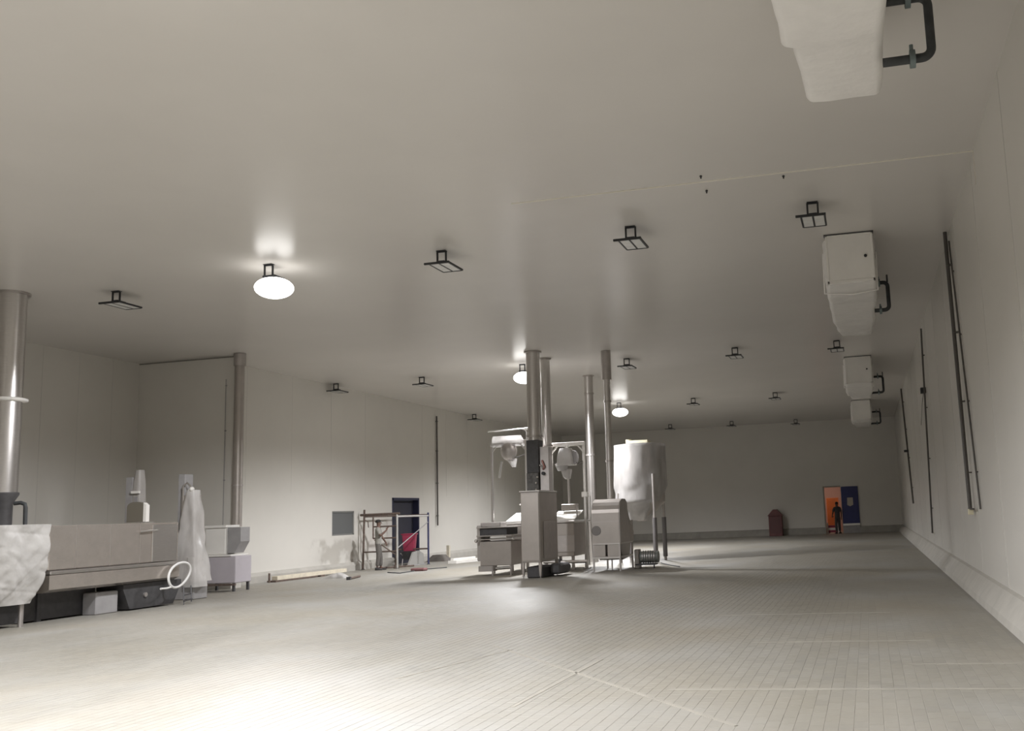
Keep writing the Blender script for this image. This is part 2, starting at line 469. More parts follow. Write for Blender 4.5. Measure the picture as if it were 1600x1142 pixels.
# ------------------------------------------------------------------ window and doors
wd = struct(MB().box((XL - .09, WY0, WZ0), (XL - .05, WY1, WZ1)).build('window_1', GREY_GLASS))
m = MB()
for a, b in (((XL - .05, WY0, WZ0), (XL - .02, WY0 + .05, WZ1)), ((XL - .05, WY1 - .05, WZ0), (XL - .02, WY1, WZ1)), ((XL - .05, WY0, WZ0), (XL - .02, WY1, WZ0 + .05)), ((XL - .05, WY0, WZ1 - .05), (XL - .02, WY1, WZ1))):
    m.box(a, b)
m.build('window_frame', mat('frame_grey', (.20, .20, .19), .5), wd)
d1 = struct(MB().box((XL - .28, DY0 + .1, 0), (XL - .22, DY1 - .1, DZ1 - .1)).build('door_1', NAVY))
m = MB()
m.box((XL - .29, DY0, 0), (XL + .02, DY0 + .09, DZ1)); m.box((XL - .29, DY1 - .09, 0), (XL + .02, DY1, DZ1)); m.box((XL - .29, DY0, DZ1 - .09), (XL + .02, DY1, DZ1))
m.build('door_frame', mat('frame_navy', (.022, .023, .055), .5), d1, .005)
MB().tube([(XL - .22, DY0 + .25, 1.0), (XL - .15, DY0 + .25, 1.0), (XL - .15, DY0 + .4, 1.0)], .015, 8).build('door_handle', ALU, d1)

# back doorway with an open blue leaf folded flat against the wall
d2 = struct(MB().box((EX1 + .03, YB - .09, .44), (EX1 + .98, YB - .03, EZ)).build('door_2', BLUE, bevel=.01))
m = MB(); m.lathe([(.17, 0), (.17, .02)], n=6)
pv = MB().prism([(EX1 + .33 + dx, 1.6 + dz_) for dx, dz_ in ((0, 0), (.16, -.08), (.34, .0), (.34, .42), (.02, .42))], YB - .1, YB - .085, 'y').build('door_pane', mat('pale_pane', (.46, .41, .36), .3), d2)
MB().box((EX1 + .03, YB - .105, .44), (EX1 + .98, YB - .088, .55)).build('kick_plate', ALU, d2)
MB().box((EX1 + .03, YB - .09, .0), (EX1 + .98, YB - .03, .43)).build('lower_panel', GREY_P, d2)
m = MB()
m.box((EX0 - .07, YB - .03, 0), (EX0, YB + T, EZ + .07)); m.box((EX0, YB - .03, EZ), (EX1, YB + T, EZ + .07))
struct(m.build('trim_7', PLINTH))
# the corridor behind it
m = MB()
m.box((EX0 - 1.2, YB + T, -.1), (EX0 - 1.1, YB + 4, 3)); m.box((EX1 + .6, YB + T, -.1), (EX1 + .7, YB + 4, 3))
m.box((EX0 - 1.2, YB + 4, -.1), (EX1 + .7, YB + 4.1, 3)); m.box((EX0 - 1.2, YB + T, 3), (EX1 + .7, YB + 4.1, 3.1))
struct(m.build('wall_corridor', PINKW))
struct(MB().box((EX0 - 1.2, YB + T, -.05), (EX1 + .7, YB + 4, 0)).build('floor_corridor', PLINTH))
ld = bpy.data.lights.new('corridor_lamp', 'POINT'); ld.energy = 19; ld.color = (1, .78, .62); ld.shadow_soft_size = .15
lo = bpy.data.objects.new('corridor_lamp', ld); C.objects.link(lo); lo.location = (EX0 - .35, YB + 1.5, 2.75)
tag(lo, 'warm lamp lighting the corridor behind the far doorway', 'lamp')
ob = thing('orange_board', 'orange upright board standing inside the far doorway', 'board', (-2.06, YB + .95, 0))
MB().box((-.34, 0, .12), (.36, .06, 2.05)).build('sheet', ORANGE, ob, .01)
for s in (-.3, .26): MB().box((s, -.05, 0), (s + .06, .3, .12)).build('foot', DARK, ob)
rb = thing('barrier', 'low red and white barrier across the far doorway', 'barrier', (-2.08, YB + .35, 0))
for z, mt in ((.06, RED), (.2, WHITE_M), (.34, RED)):
    MB().box((-.34, -.03, z), (.28, .03, z + .13)).build('board', mt, rb, .006)
for s in (-.36, .26): MB().box((s, -.05, 0), (s + .08, .05, .62)).build('post', WHITE_M, rb, .006)

# ------------------------------------------------------------------ flood lights on the ceiling
def flood_light(name, lit):
    t = thing(name, '', 'flood light')
    MB().box((-.09, -.05, -.012), (.09, .05, 0)).build('mount_plate', BLACK, t)
    br = MB()
    br.bar((-.085, 0, -.02), (.085, 0, -.02), .03, .02)
    for s in (-1, 1): br.bar((s * .085, 0, -.01), (s * .085, 0, -.25), .025, .03)
    br.build('bracket', BLACK, t)
    for s in (-1, 1): MB().tube([(s * .115, 0, -.235), (s * .07, 0, -.235)], .03, 10).build('pivot_knob', BLACK, t)
    y0, y1 = -.14, .50
    if not lit:
        for k, x in enumerate((-.19, .0, .19)):
            MB().box((x - .016, y0, -.275), (x + .016, y1, -.245)).build('rail', BLACK, t)
        MB().box((-.28, y0 - .02, -.28), (.21, y0 + .015, -.242)).build('cross_bar', BLACK, t)
        MB().box((-.19, y1 - .02, -.28), (.19, y1, -.245)).build('end_bar', BLACK, t)
        for a, b in ((-.174, -.016), (.016, .174)):
            for q in range(3):
                ya = y0 + .03 + q * .2
                MB().box((a, ya, -.272), (b, ya + .185, -.258)).build('lens', LENS_OFF, t)
        MB().box((-.07, y0 + .1, -.24), (.07, y0 + .34, -.19)).build('driver_box', BLACK, t, .006)
    else:
        MB().box((-.12, y0 + .16, -.25), (.12, y0 + .48, -.20)).build('driver_box', BLACK, t, .006)
        ln = MB().ball((0, .18, -.42), .36, .36, .20, 28, 14).build('lens', LAMP_GLOW, t, label='glowing white oval widened to the lamp bloom')  # the lamp's glare bloom is built into this oversized oval emitter
        sd = bpy.data.lights.new('lamp_beam', 'SPOT'); sd.energy = LAMP_W; sd.color = (.975, .975, 1)
        sd.spot_size = math.radians(161); sd.spot_blend = .55; sd.shadow_soft_size = .22
        so = bpy.data.objects.new('lamp_beam', sd); C.objects.link(so); so.parent = t; so.location = (0, .18, -.72)
    return t
LAMP_GLOW = mat('lamp_glow', (1, 1, 1), .4, emit=(1, .98, .95), strength=1.7)
off0 = flood_light('flood_light', False)
GRP = 'unlit flood lights on the ceiling'
spots = [
 (182,455,'unlit black flood light nearest the big steel chimney at the far left'),
 (690,392,'unlit black flood light in the front row, right of the glowing one'),
 (985,354,'unlit black flood light in the front row, third unlit one from the left'),
 (1269,316,'unlit black flood light just left of the wrapped cooler with a black port'),
 (516,600,'leftmost unlit flood light of the second row, above the wall hatch'),
 (659,589,'unlit flood light of the second row above the dark left doorway'),
 (979,560,'unlit flood light of the second row beside the slim steel pipe'),
 (1148,543,'unlit flood light of the second row, midway between slim pipe and coolers'),
 (1307,532,'unlit flood light of the second row at the cooler\'s far end'),
 (741,647,'unlit flood light of the third row near the thin wall conduit'),
 (1083,622,'unlit flood light of the third row, right of the farthest glowing lamp'),
 (1211,613,'unlit flood light of the third row between glowing lamp and coolers'),
 (1047,663,'leftmost unlit flood light of the farthest row, above the wrapped tank'),
 (1143,658,'middle unlit flood light of the farthest row'),
 (1243,655,'rightmost unlit flood light of the farthest row')]
for i, (x, y, lab) in enumerate(spots):
    p = at_z(x, y, H)
    p.x = max(p.x, XL + .32); p.y = min(p.y, YB - .7)
    o = off0 if i == 0 else copy_tree(off0)
    o.location = p; tag(o, lab, 'flood light', GRP)
def beam(o, k, cone=161):
    for ch in o.children:
        if ch.type == 'LIGHT': ch.data = ch.data.copy(); ch.data.energy = LAMP_W * k; ch.data.spot_size = math.radians(cone); ch.data.spot_blend = .55 if cone < 165 else .3
on0 = flood_light('glowing_flood_light', True)
lits = [(420,413,'glowing flood light in the front row, nearest and largest'),
        (816,569,'glowing flood light left of the twin steel chimneys'),
        (967,629,'farthest and smallest glowing flood light above the wrapped tank')]
for i, (x, y, lab) in enumerate(lits):
    p = at_z(x, y, H)
    o = on0 if i == 0 else copy_tree(on0)
    o.location = p; tag(o, lab, 'flood light', 'glowing flood lights on the ceiling'); beam(o, (.5, .92, .95)[i], (166, 161, 161)[i])
o = copy_tree(on0); o.location = (-5.6, 6.0, H); beam(o, 1.02)   # the row before, above the frame: its pool of light lies on the floor in front
tag(o, 'glowing flood light overhead, above the white pool of light on the floor', 'flood light', 'glowing flood lights on the ceiling')

o = copy_tree(on0); o.location = (-10.9, 3.2, H); beam(o, .85)
tag(o, 'glowing flood light overhead behind the picture\'s left part, before the nearest visible one', 'flood light', 'glowing flood lights on the ceiling')

# small hanger stubs left in the ceiling
for (x, y, lab) in ((1095,274,'tiny dark hanger stub left of the seam line\'s middle'), (1104,297,'tiny dark hanger stub lowest of three below the ceiling seam'), (1224,274,'tiny dark hanger stub nearest the wrapped coolers')):
    p = at_z(x, y, H)
    t = thing('hanger_stub', lab, 'anchor', p, 0, 'hanger stubs in the ceiling')
    MB().tube([(0,0,0), (0,0,-.05)], .012, 8).build('rod', DARK, t); MB().lathe([(.022,-.02),(.022,-.008)], n=6).build('nut', DARK, t)

# ------------------------------------------------------------------ wrapped coolers under the ceiling
def rounded_section(x0, x1, z0, z1, y, r, n=6, seed=0, amp=.02):
    pts = []
    for cxx, czz, a0 in ((x1 - r, z1 - r, 0), (x0 + r, z1 - r, 90), (x0 + r, z0 + r, 180), (x1 - r, z0 + r, 270)):
        for k in range(n + 1):
            a = math.radians(a0 + 90 * k / n)
            pts.append(Vector((cxx + r * math.cos(a), y, czz + r * math.sin(a))))
    out = []
    m_ = len(pts)
    # subdivide long edges
    for i in range(m_):
        a, b = pts[i], pts[(i + 1) % m_]
        k = max(1, int((b - a).length / .12))
        for q in range(k): out.append(a.lerp(b, q / k))
    res = []
    for p in out:
        d = noise.noise(Vector((p.x * 2.2, p.y * 1.1 + seed * 9, p.z * 2.2))) * amp + noise.noise(Vector((p.x * 6, p.y * 3 + seed * 5, p.z * 6))) * amp * .5
        c = Vector(((x0 + x1) / 2, y, (z0 + z1) / 2)); n_ = (p - c).normalized()
        q = p + n_ * d; q.z = min(q.z, H - .004); res.append(q)
    return res
def equal_rings(rings):
    m_ = max(len(r) for r in rings); out = []
    for r in rings:
        n_ = len(r)
        out.append([r[int(i * n_ / m_)].lerp(r[(int(i * n_ / m_) + 1) % n_], (i * n_ / m_) % 1) for i in range(m_)])
    return out
def cooler(y0, y1, label, seed, port=True, pipe_y=None, x0=-.44, x1=.42, drop=.93, xp=.75):
    t = thing('cooler', label, 'cooler', (0, 0, 0), 0, 'film-wrapped coolers along the ceiling')
    rings = []
    L_ = y1 - y0
    ny = max(10, int(L_ / .16))
    for i in range(ny + 1):
        k = i / ny; y = y0 + L_ * k
        sag = .06 * math.sin(k * 9 + seed) * (.3 + k)
        inn = max(0, k - .55) * .30                    # the film gathers towards the far end
        step = .05 if .03 < k < .30 else 0
        lx = 0
        if seed == 1:                                  # the nearest one: the film steps in and hangs to a point at its far end
            if k > .78: lx = .10; step = -.05
            inn *= .55
            if k > .9: sag += (k - .9) * .5
        rings.append(rounded_section(x0 - (.06 if k > .04 else 0) + inn * .9 + lx, x1 + (.03 if k > .04 else 0) - inn * .2, H - drop - sag * .6 + inn * .3 - step, H - .006, y, .05 if k < .03 else .09, seed=seed, amp=.004 if k < .03 else .035))
    MB().loft(equal_rings(rings)).build('film_wrap', COOLER_F, t)
    # end panel facing the camera with its sheet-metal rim
    MB().box((x0 + .02, y0 - .03, H - drop + .03), (x1 - .02, y0 + .05, H - .03)).build('end_panel', WHITE_M, t, .012)
    m = MB()
    for a, b in (((x0, y0 - .045, H - drop), (x0 + .04, y0 + .03, H - .02)), ((x1 - .04, y0 - .045, H - drop), (x1, y0 + .03, H - .02)), ((x0, y0 - .045, H - drop), (x1, y0 + .03, H - drop + .05)), ((x0, y0 - .045, H - .05), (x1, y0 + .03, H - .02))):
        m.box(a, b)
    m.build('end_rim', WHITE_M, t, .006)
    MB().box((x0 - .02, y0 - .05, H - .022), (x1 + .02, y0 + .1, H)).build('shadow_strip', DARK, t)  # dark strip standing in for the shadow line where cooler meets ceiling
    if port:
        MB().tube([(x1 - .15, y0 - .06, H - .46), (x1 - .15, y0 - .02, H - .46)], .028, 12).build('port', BLACK, t)
    # film fold seen as a band under the near end
    MB().tube([(x0 - .07, y0 + .55, H - .2), (x0 - .085, y0 + .55, H - drop - .05), (0, y0 + .6, H - drop - .095), (x1 + .04, y0 + .55, H - drop - .06), (x1 + .055, y0 + .55, H - .25)], .016, 6).build('film_fold', COOLER_F, t)
    if pipe_y:
        zt, zb = 6.22, 5.63; xc = x1 - .0
        pts = [(xc, pipe_y, zb)]
        for a in range(0, 91, 15):
            r = .09; pts.append((xp - r + r * math.sin(math.radians(a)), pipe_y, zb + r - r * math.cos(math.radians(a))))
        for a in range(0, 91, 15):
            r = .09; pts.append((xp - r + r * math.cos(math.radians(a)), pipe_y, zt - r + r * math.sin(math.radians(a))))
        pts.append((xc, pipe_y, zt))
        pp = MB().tube(pts, .042, 12).build('refrigerant_pipe', PIPE_D, t)
        for z in (zb, zt):
            m = MB().tube([(xp - .2, pipe_y, z), (xp - .15, pipe_y, z)], .085, 14)
            m.tube([(xp - .18, pipe_y, z), (xp - .18, pipe_y - .02, z + .13)], .018, 8)
            m.build('flange', VALVE, pp)
        MB().tube([(xp, pipe_y, zt), (xp, pipe_y, zt + .16)], .018, 8).build('drop_pipe', PIPE_D, pp)
    return t
cooler(3.6, 9.62, 'nearest film-wrapped cooler, cut off by the top of the picture', 1, False, 8.75, xp=.86)
cooler(17.75, 24.0, 'film-wrapped cooler with a clear black port in its end panel', 2, True, 20.6, xp=.72)
cooler(33.1, 38.6, 'third film-wrapped cooler from the camera, half size in view', 3, True, 36.2, xp=.84)
cooler(47.3, 52.4, 'farthest film-wrapped cooler near the back wall', 4, False, 50.2, xp=.90)

# ------------------------------------------------------------------ conduits on the right wall
def conduit(pt, pb, X, r, label, mt=CONDUIT, ztop=None, extra=None):
    a = at_X(*pt, X); b = at_X(*pb, X)
    y = b.y; zt = min(ztop or a.z, H); zb = b.z; lean = (a.y - b.y)
    t = thing('wall_conduit', label, 'pipe', (X, y, zb), 0, 'dark conduits on the right wall')
    MB().tube([(0, 0, 0), (0, lean, zt - zb)], r, 10).build('pipe', mt, t)
    n = 4
    for k in range(n):
        z = (zt - zb) * (k + .5) / n
        yl = lean * (k + .5) / n
        MB().box((-r * .6, yl - r * 1.5, z - .012), (XR - X, yl + r * 1.5, z + .012)).build('clip', mt, t)
    if extra: extra(t, zt - zb)
    return t
def ex_foot(t, L_):
    MB().bar((.0, -.55, 0), (.0, .25, 0), .03, .03).build('foot_bar', CONDUIT, t)
    MB().box((-.04, -.05, -.10), (.05, .05, .0)).build('end_box', CREAM, t, .006)
def ex_box(t, L_):
    MB().box((-.09, -1.4, L_ * .70), (.06, -1.16, L_ * .70 + .16)).build('junction_box', BLACK, t, .008)
    MB().tube([(-.02, -1.3, L_ * .70), (-.02, -.4, L_ * .66), (.02, 1.6, L_ * .58)], .008, 6).build('loose_wire', CONDUIT, t)
    MB().bar((0, -.2, 0), (0, .3, 0), .03, .03).build('foot_bar', CONDUIT, t)
def ex_knob(t, L_):
    MB().tube([(-.02, 0, L_ * .42), (-.2, .0, L_ * .42)], .05, 8).build('valve_knob', BLACK, t)
conduit((1475,350), (1516,795), 1.75, .036, 'thick dark conduit on the right wall, nearest pair, ending in a foot bar', extra=ex_foot, ztop=H - .002)
conduit((1482,372), (1532,795), 1.80, .017, 'thin dark conduit beside the thick one on the right wall', ztop=H - .2)
conduit((1437,490), (1457,832), 1.77, .026, 'dark conduit on the right wall with a black junction box', extra=ex_box, ztop=H - .2)
conduit((1407,597), (1427,786), 1.76, .036, 'farthest dark conduit on the right wall with a side knob', extra=ex_knob, ztop=H - .01)
t = thing('thin_conduit', 'thin brown conduit running down the far left wall beside the doorway', 'pipe', (XL + .075, 39.3, 1.45))
MB().tube([(0,0,0), (0,0,4.75)], .035, 8).build('pipe', CONDUIT, t)
for z in (.4, 1.8, 3.2, 4.5): MB().box((-.04, -.06, z), (.03, .06, z + .04)).build('clip', CONDUIT, t)

t = thing('thin_conduit', 'thin grey conduit on the protruding wall left of the corner chimney', 'pipe', (-17.72, YST - .03, 1.0))
MB().tube([(0,0,0), (0,0,4.9)], .010, 8).build('pipe', GREY_P, t)
for z in (.6, 2.0, 3.4, 4.7): MB().box((-.02, -.012, z), (.02, .03, z + .03)).build('clip', GREY_P, t)

# ------------------------------------------------------------------ wrapped forms
def wrapped(name, parent, x0, x1, y0, y1, z0, z1, seed, amp=.03, taper=lambda k: (0, 0, 0, 0), mt=None, nz=16, r=.06, kx=6, crease=0):
    rings = []
    for i in range(nz + 1):
        k = i / nz; z = z0 + (z1 - z0) * k
        a, b, c, d = taper(k)
        X0, X1, Y0, Y1 = x0 + a, x1 - b, y0 + c, y1 - d
        pts = []
        for cx_, cy_, a0 in ((X1 - r, Y1 - r, 0), (X0 + r, Y1 - r, 90), (X0 + r, Y0 + r, 180), (X1 - r, Y0 + r, 270)):
            for q in range(4):
                an = math.radians(a0 + 30 * q); pts.append(Vector((cx_ + r * math.cos(an), cy_ + r * math.sin(an), z)))
        out = []
        for j in range(len(pts)):
            A, B = pts[j], pts[(j + 1) % len(pts)]; kk = kx if (j % 4 == 3) else 1
            for q in range(kk): out.append(A.lerp(B, q / kk))
        cc = Vector(((X0 + X1) / 2, (Y0 + Y1) / 2, z)); ring = []
        for p in out:
            d_ = noise.noise(Vector((p.x * 3, p.y * 3 + seed * 7, p.z * 2.2))) * amp + noise.noise(Vector((p.x * 8, p.y * 8 + seed * 3, p.z * 4))) * amp * .45
            if crease:
                for q, (fx, fz, ph) in enumerate(((1.3, 2.1, 0), (-1.7, 1.6, 2), (.6, 3.0, 5))):
                    d_ -= crease * (1 - min(1, 7 * abs(noise.noise(Vector((p.y * fx + p.z * fz + ph, p.z * .5 - p.y * .4, seed + q * 3 + p.x * .2)))))) * (.6 + .4 * (1 - k))
            ring.append(p + (p - cc).normalized() * d_)
        rings.append(ring)
    return MB().loft(rings).build(name, mt or FILM, parent)

# ------------------------------------------------------------------ left: stainless trough line
t = thing('steel_trough', 'long stainless steel trough machine standing along the left wall', 'machine', (-16.2, 17.6, 0))
TX0, TX1, TY0, TY1 = -.85, .82, -1.75, 1.85
TST = mat('trough_steel', (.62, .57, .525), .27, .78, noise_amt=.06, scale=4, bump=.05)
MB().box((TX0, TY0, .98), (TX1, TY1, 1.84)).build('upper_body', TST, t, .02)
MB().box((TX0 - .02, TY0, .90), (TX1 + .06, TY1 + .02, .97)).build('rim_rail', STEEL, t, .015)
MB().prism([(TX0 + .12, .56), (TX1 - .1, .56), (TX1 + .04, .62), (TX1 + .04, .89), (TX0, .89), (TX0, .62)], TY0, TY1, 'y').build('lower_body', TST, t)
for i, y in enumerate((-1.1, -.2, .65)):
    MB().box((TX1, y - .006, .99), (TX1 + .006, y + .006, 1.83)).build('panel_joint', STEEL_D, t)
MB().box((TX1, 1.0, .99), (TX1 + .02, 1.78, 1.80)).build('glint_plate', STEEL, t, .008)  # added plate standing in for the bright reflection streak on the steel
MB().tube([(TX1 + .05, .6, 1.66), (TX1 + .05, 1.1, 1.68)], .018, 8).build('handrail', STEEL, t)
for y in (-1.4, .5):
    for x in (TX0 + .2, TX1 - .55): MB().box((x - .05, y - .05, 0), (x + .05, y + .05, .58)).build('leg', DARK, t)
MB().prism([(.32, .46), (.52, .03), (1.85, .03), (2.1, .46), (2.1, .55), (.32, .55)], .05, .72, 'x').build('drive_housing', DARK, t)
MB().box((.30, -.32, 0), (.64, .28, .45)).build('pedestal', GREY_P, t, .02)
MB().box((TX0 + .1, TY0, .03), (.28, .04, .54)).build('shade_box', DARK, t)  # added dark box standing in for the shadow under the trough
MB().tube([(.72, .95, .30), (.76, .95, .30)], .05, 10).build('drive_cap', STEEL_D, t)

t = thing('film_covered_machine', 'boxy machine end under creased white film at the left edge of the picture', 'machine', (-16.0, 14.9, 0))
wrapped('film_cover', t, -1.0, 1.0, -1.6, .64, .42, 1.86, 3, .07, lambda k: (.1*(1-k), (.28*max(0,.45-k)+ .10*(1-k)), 0, .28*max(0,.4-k)), FILM, 60, kx=60, crease=.019)
MB().box((-.9, -1.5, .06), (.45, .5, .42)).build('shade_box', DARK, t)  # dark filler for the shade beneath the machine, no real part
for x, y in ((.6, .4), (.6, -1.2), (-.7, .4), (-.7, -1.2)):
    MB().tube([(x, y, 0), (x, y, .5)], .045, 10).build('leg', STEEL_D, t); 

t = thing('big_chimney', 'wide polished steel chimney rising to the ceiling at the left edge', 'chimney', (-16.7, 16.0, 1.86))
MB().lathe([(.27, .66), (.27, H - 1.87)], n=32).build('flue', STEEL, t)
MB().lathe([(.33, H - 1.90), (.33, H - 1.86)], n=32).build('ceiling_collar', STEEL_D, t)
MB().lathe([(.30, 2.47), (.37, 2.49), (.37, 2.53), (.30, 2.55)], n=32).build('ring', WHITE_M, t)
MB().lathe([(.20, 0), (.20, .45), (.30, .62), (.30, .66)], n=28).build('neck', DARK, t)
MB().tube([(.1, .2, .45), (.21, .25, .46), (.29, .27, .43), (.31, .27, .36), (.32, .27, .0)], .04, 10).build('bent_pipe', PIPE_D, t)

t = thing('wrapped_column', 'grey film-wrapped column behind the stainless trough', 'column', (-17.35, 20.4, 0))
MB().box((-.22, -.1, 0), (-.02, .14, 2.98)).build('post', GREY_P, t, .01)
wrapped('film_bag', t, -.06, .20, -.12, .16, 1.9, 3.15, 6, .03, lambda k: (.05*k*k, .05*k*k, .04*k*k, .04*k*k), mat('grey_film', (.36, .34, .32), .4, bump=.3), 16)
MB().box((-.02, -.16, 2.58), (.2, -.1, 2.64)).build('strap', WHITE_M, t)
MB().box((.03, -.11, 1.95), (.13, -.05, 2.5)).build('inner_board', GREY_P, t)

t = thing('hood_box', 'brown-grey rounded hood box on the far end of the trough', 'hood', (-16.08, 19.05, 1.846))
prof = [(-.17, 0), (.17, 0), (.17, .36)] + [(.05 + .12*math.cos(a), .36 + .12*math.sin(a)) for a in (.4, .8, 1.2, 1.57)] + [(-.05 + .12*math.cos(a), .36 + .12*math.sin(a)) for a in (1.57, 2.0, 2.4, 2.8)] + [(-.17, .36)]
MB().prism([(x * 1.3 - .10, z) for x, z in prof], -.04, .05, 'y').build('shell', mat('brown_grey', (.16, .145, .115), .6), t)
MB().prism([(.115, .03), (.19, .03), (.19, .40), (.115, .46)], -.045, .06, 'y').build('side_plate', WHITE_M, t)
MB().box((-.28, -.16, 0), (.16, .26, .025)).build('base_plate', STEEL, t)

t = thing('film_wrapped_tower', 'tall tower machine wrapped in translucent white film beyond the trough', 'machine', (-16.18, 20.9, 0))
MB().box((-.36, -.05, 0), (-.17, .25, 3.02)).build('mast', GREY_P, t, .01)
wrapped('film_wrap', t, -.42, .40, -.30, .30, .42, 2.62, 9, .06, lambda k: (.34*k**1.2, .26*k, .16*k, .16*k), CLEAR_W, 26)
MB().box((-.2, -.12, .38), (.16, .14, 2.5)).build('inner_mast', STEEL_P, t)
MB().box((-.3, -.24, .0), (.30, .26, .42)).build('base', GREY_P, t, .02)
wrapped('film_skirt', t, .02, .44, -.34, .1, .30, 1.0, 12, .05, lambda k: (.1*k, .1*k, .05*k, .05*k), CLEAR_W, 12)
MB().tube([(-.16, -.1, 2.35), (-.15, -.14, 2.72), (-.04, -.14, 2.80), (.06, -.12, 2.70)], .022, 8).build('top_hook', STEEL, t)
MB().ball((.08, -.12, 2.64), .06, .06, .06, 12, 8).build('knob', WHITE_M, t)
MB().box((-.5, -.3, 1.26), (-.2, -.1, 1.31)).build('side_tray', STEEL, t)
for p in ((-.06, -.02, 3.18), (.42, -.02, 2.42)):
    pass

t = thing('hose_loop', 'white hose coiled in a loop against the dark trough housing', 'hose', (-15.22, 19.3, .0))
pts = []
for k in range(28):
    a = 2 * math.pi * k / 28
    pts.append((.02 * math.sin(a * 2), .34 * math.cos(a) + .10 * math.sin(a), .66 + .27 * math.sin(a)))
MB().tube(pts, .028, 8, closed=True).build('loop', HOSE, t)
MB().tube([(.0, -.2, .42), (.05, -.45, .40), (.1, -.7, .41)], .022, 8).build('tail', HOSE, t)
m = MB()
for a, b in (((.0, .15, .40), (.1, .05, .0)), ((.0, .40, .40), (.1, .30, .05)), ((.05, .1, .2), (.05, .35, .22)), ((.1, .05, .08), (.1, .32, .1))): m.bar(a, b, .025, .025)
m.build('hose_stand', DARK, t)

t = thing('hopper_machine', 'pale purple-grey cabinet machine with a grey hopper near the wall corner', 'machine', (-17.0, 23.3, 0))
MB().box((-.55, -.25, .22), (.52, .45, .92)).build('cabinet', mat('lilac_grey', (.50, .465, .50), .5, noise_amt=.04), t, .015)
MB().box((-.58, -.28, .92), (.40, .48, .97)).build('top_plate', WHITE_M, t, .01)
MB().box((-.52, -.1, .97), (.10, .42, 1.68)).build('upper_cabinet', WHITE_M, t, .02)
MB().box((-.56, -.14, 1.68), (.13, .46, 1.75)).build('lid', WHITE_M, t, .01)
MB().prism([(.14, 1.0), (.34, 1.0), (.52, 1.3), (.52, 1.68), (.14, 1.68)], -.05, .35, 'y').build('hopper', GREY_P, t)
for x, y in ((-.5, -.2), (.45, -.2), (-.5, .4), (.45, .4)): MB().box((x - .03, y - .03, 0), (x + .03, y + .03, .22)).build('leg', DARK, t)
MB().box((-.6, -.3, .16), (.55, -.24, .21)).build('foot_rail', RUST, t)
t = thing('corner_chimney', 'slim steel chimney rising at the corner of the protruding wall', 'chimney', (-17.12, 23.97, 1.7))
MB().lathe([(.135, 0), (.135, H - 1.71)], n=24).build('flue', STEEL_P, t)
MB().lathe([(.165, H - 1.80 - .25), (.165, H - 1.71)], n=24).build('ceiling_sleeve', STEEL_D, t)
MB().lathe([(.15, 1.12), (.15, 1.16)], n=24).build('joint_band', STEEL_D, t)
MB().box((-.62, -.06, .0), (-.58, -.02, H - 1.75)).build('side_conduit', CONDUIT, t) if False else None

# ------------------------------------------------------------------ floor clutter along the left wall
a = at_z(424, 910); b = at_z(538, 896)
d = (b - a); L_ = d.length; rz = math.atan2(d.y, d.x)
t = thing('long_plank', 'long pale plank lying on the floor along the left wall', 'plank', a, rz)
MB().box((.15, -.10, .05), (L_, .10, .17)).build('board', TIMBER, t, .006)
MB().box((.0, -.16, 0), (L_ * .55, .16, .05)).build('lower_board', RUST, t, .005)
MB().box((L_ * .6, -.13, 0), (L_ * .66, .13, .05)).build('batten', RUST, t)
MB().tube([(-.1, 0, 0), (-.1, 0, .28)], .03, 8).build('end_peg', RUST, t)
t = thing('crumpled_film', 'crumpled white film beside the end of the long plank', 'film', at_z(526, 903))
wrapped('sheet', t, -.40, .40, -.22, .22, .0, .16, 21, .12, lambda k: (.4*k, .3*k, .12*k, .15*k), FILM, 8)
a = at_z(545, 906); b = at_z(562, 902); d = b - a
t = thing('short_rod', 'short dark rod on the floor right of the crumpled film', 'rod', a, math.atan2(d.y, d.x))
MB().tube([(0, 0, .035), (d.length, 0, .035)], .035, 8).build('rod', RUST, t); MB().box((-.05, -.06, 0), (.06, .06, .09)).build('end_block', DARK, t)
t = thing('floor_cable', 'thin dark cable trailing over the floor past the scaffold', 'cable')
pts = [at_z(x, y) + Vector((0, 0, .015)) for x, y in ((606, 895), (625, 896), (645, 893), (660, 890), (675, 889), (698, 887))]
MB().tube(pts, .018, 6).build('cable', PIPE_D, t)
MB().box(tuple(at_z(655, 892) + Vector((-.25, -.15, 0))), tuple(at_z(655, 892) + Vector((.25, .15, .10)))).build('cable_lump', RED_D, t, .03)
a = at_z(703, 881); b = at_z(740, 877); d = b - a
t = thing('white_board', 'bright white board lying on the floor left of the central machines', 'board', a, math.atan2(d.y, d.x))
MB().box((0, -.3, 0), (d.length + .4, .1, .12)).build('slab', WHITE_M, t, .01); MB().box((.1, -.1, .12), (d.length, .05, .2)).build('upper_slab', WHITE_M, t, .01)
t = thing('rubble_sack', 'dark low sack on the floor right of the doorway', 'sack', (-17.5, 37.6, 0))
wrapped('sack', t, -.35, .5, -.3, .5, 0, .26, 33, .08, lambda k: (.18*k, .18*k, .15*k, .15*k), mat('dusty_sack', (.16, .145, .13), .9, noise_amt=.2), 8)
MB().box((.3, .3, .0), (.42, .42, .62)).build('stake', TIMBER, t)

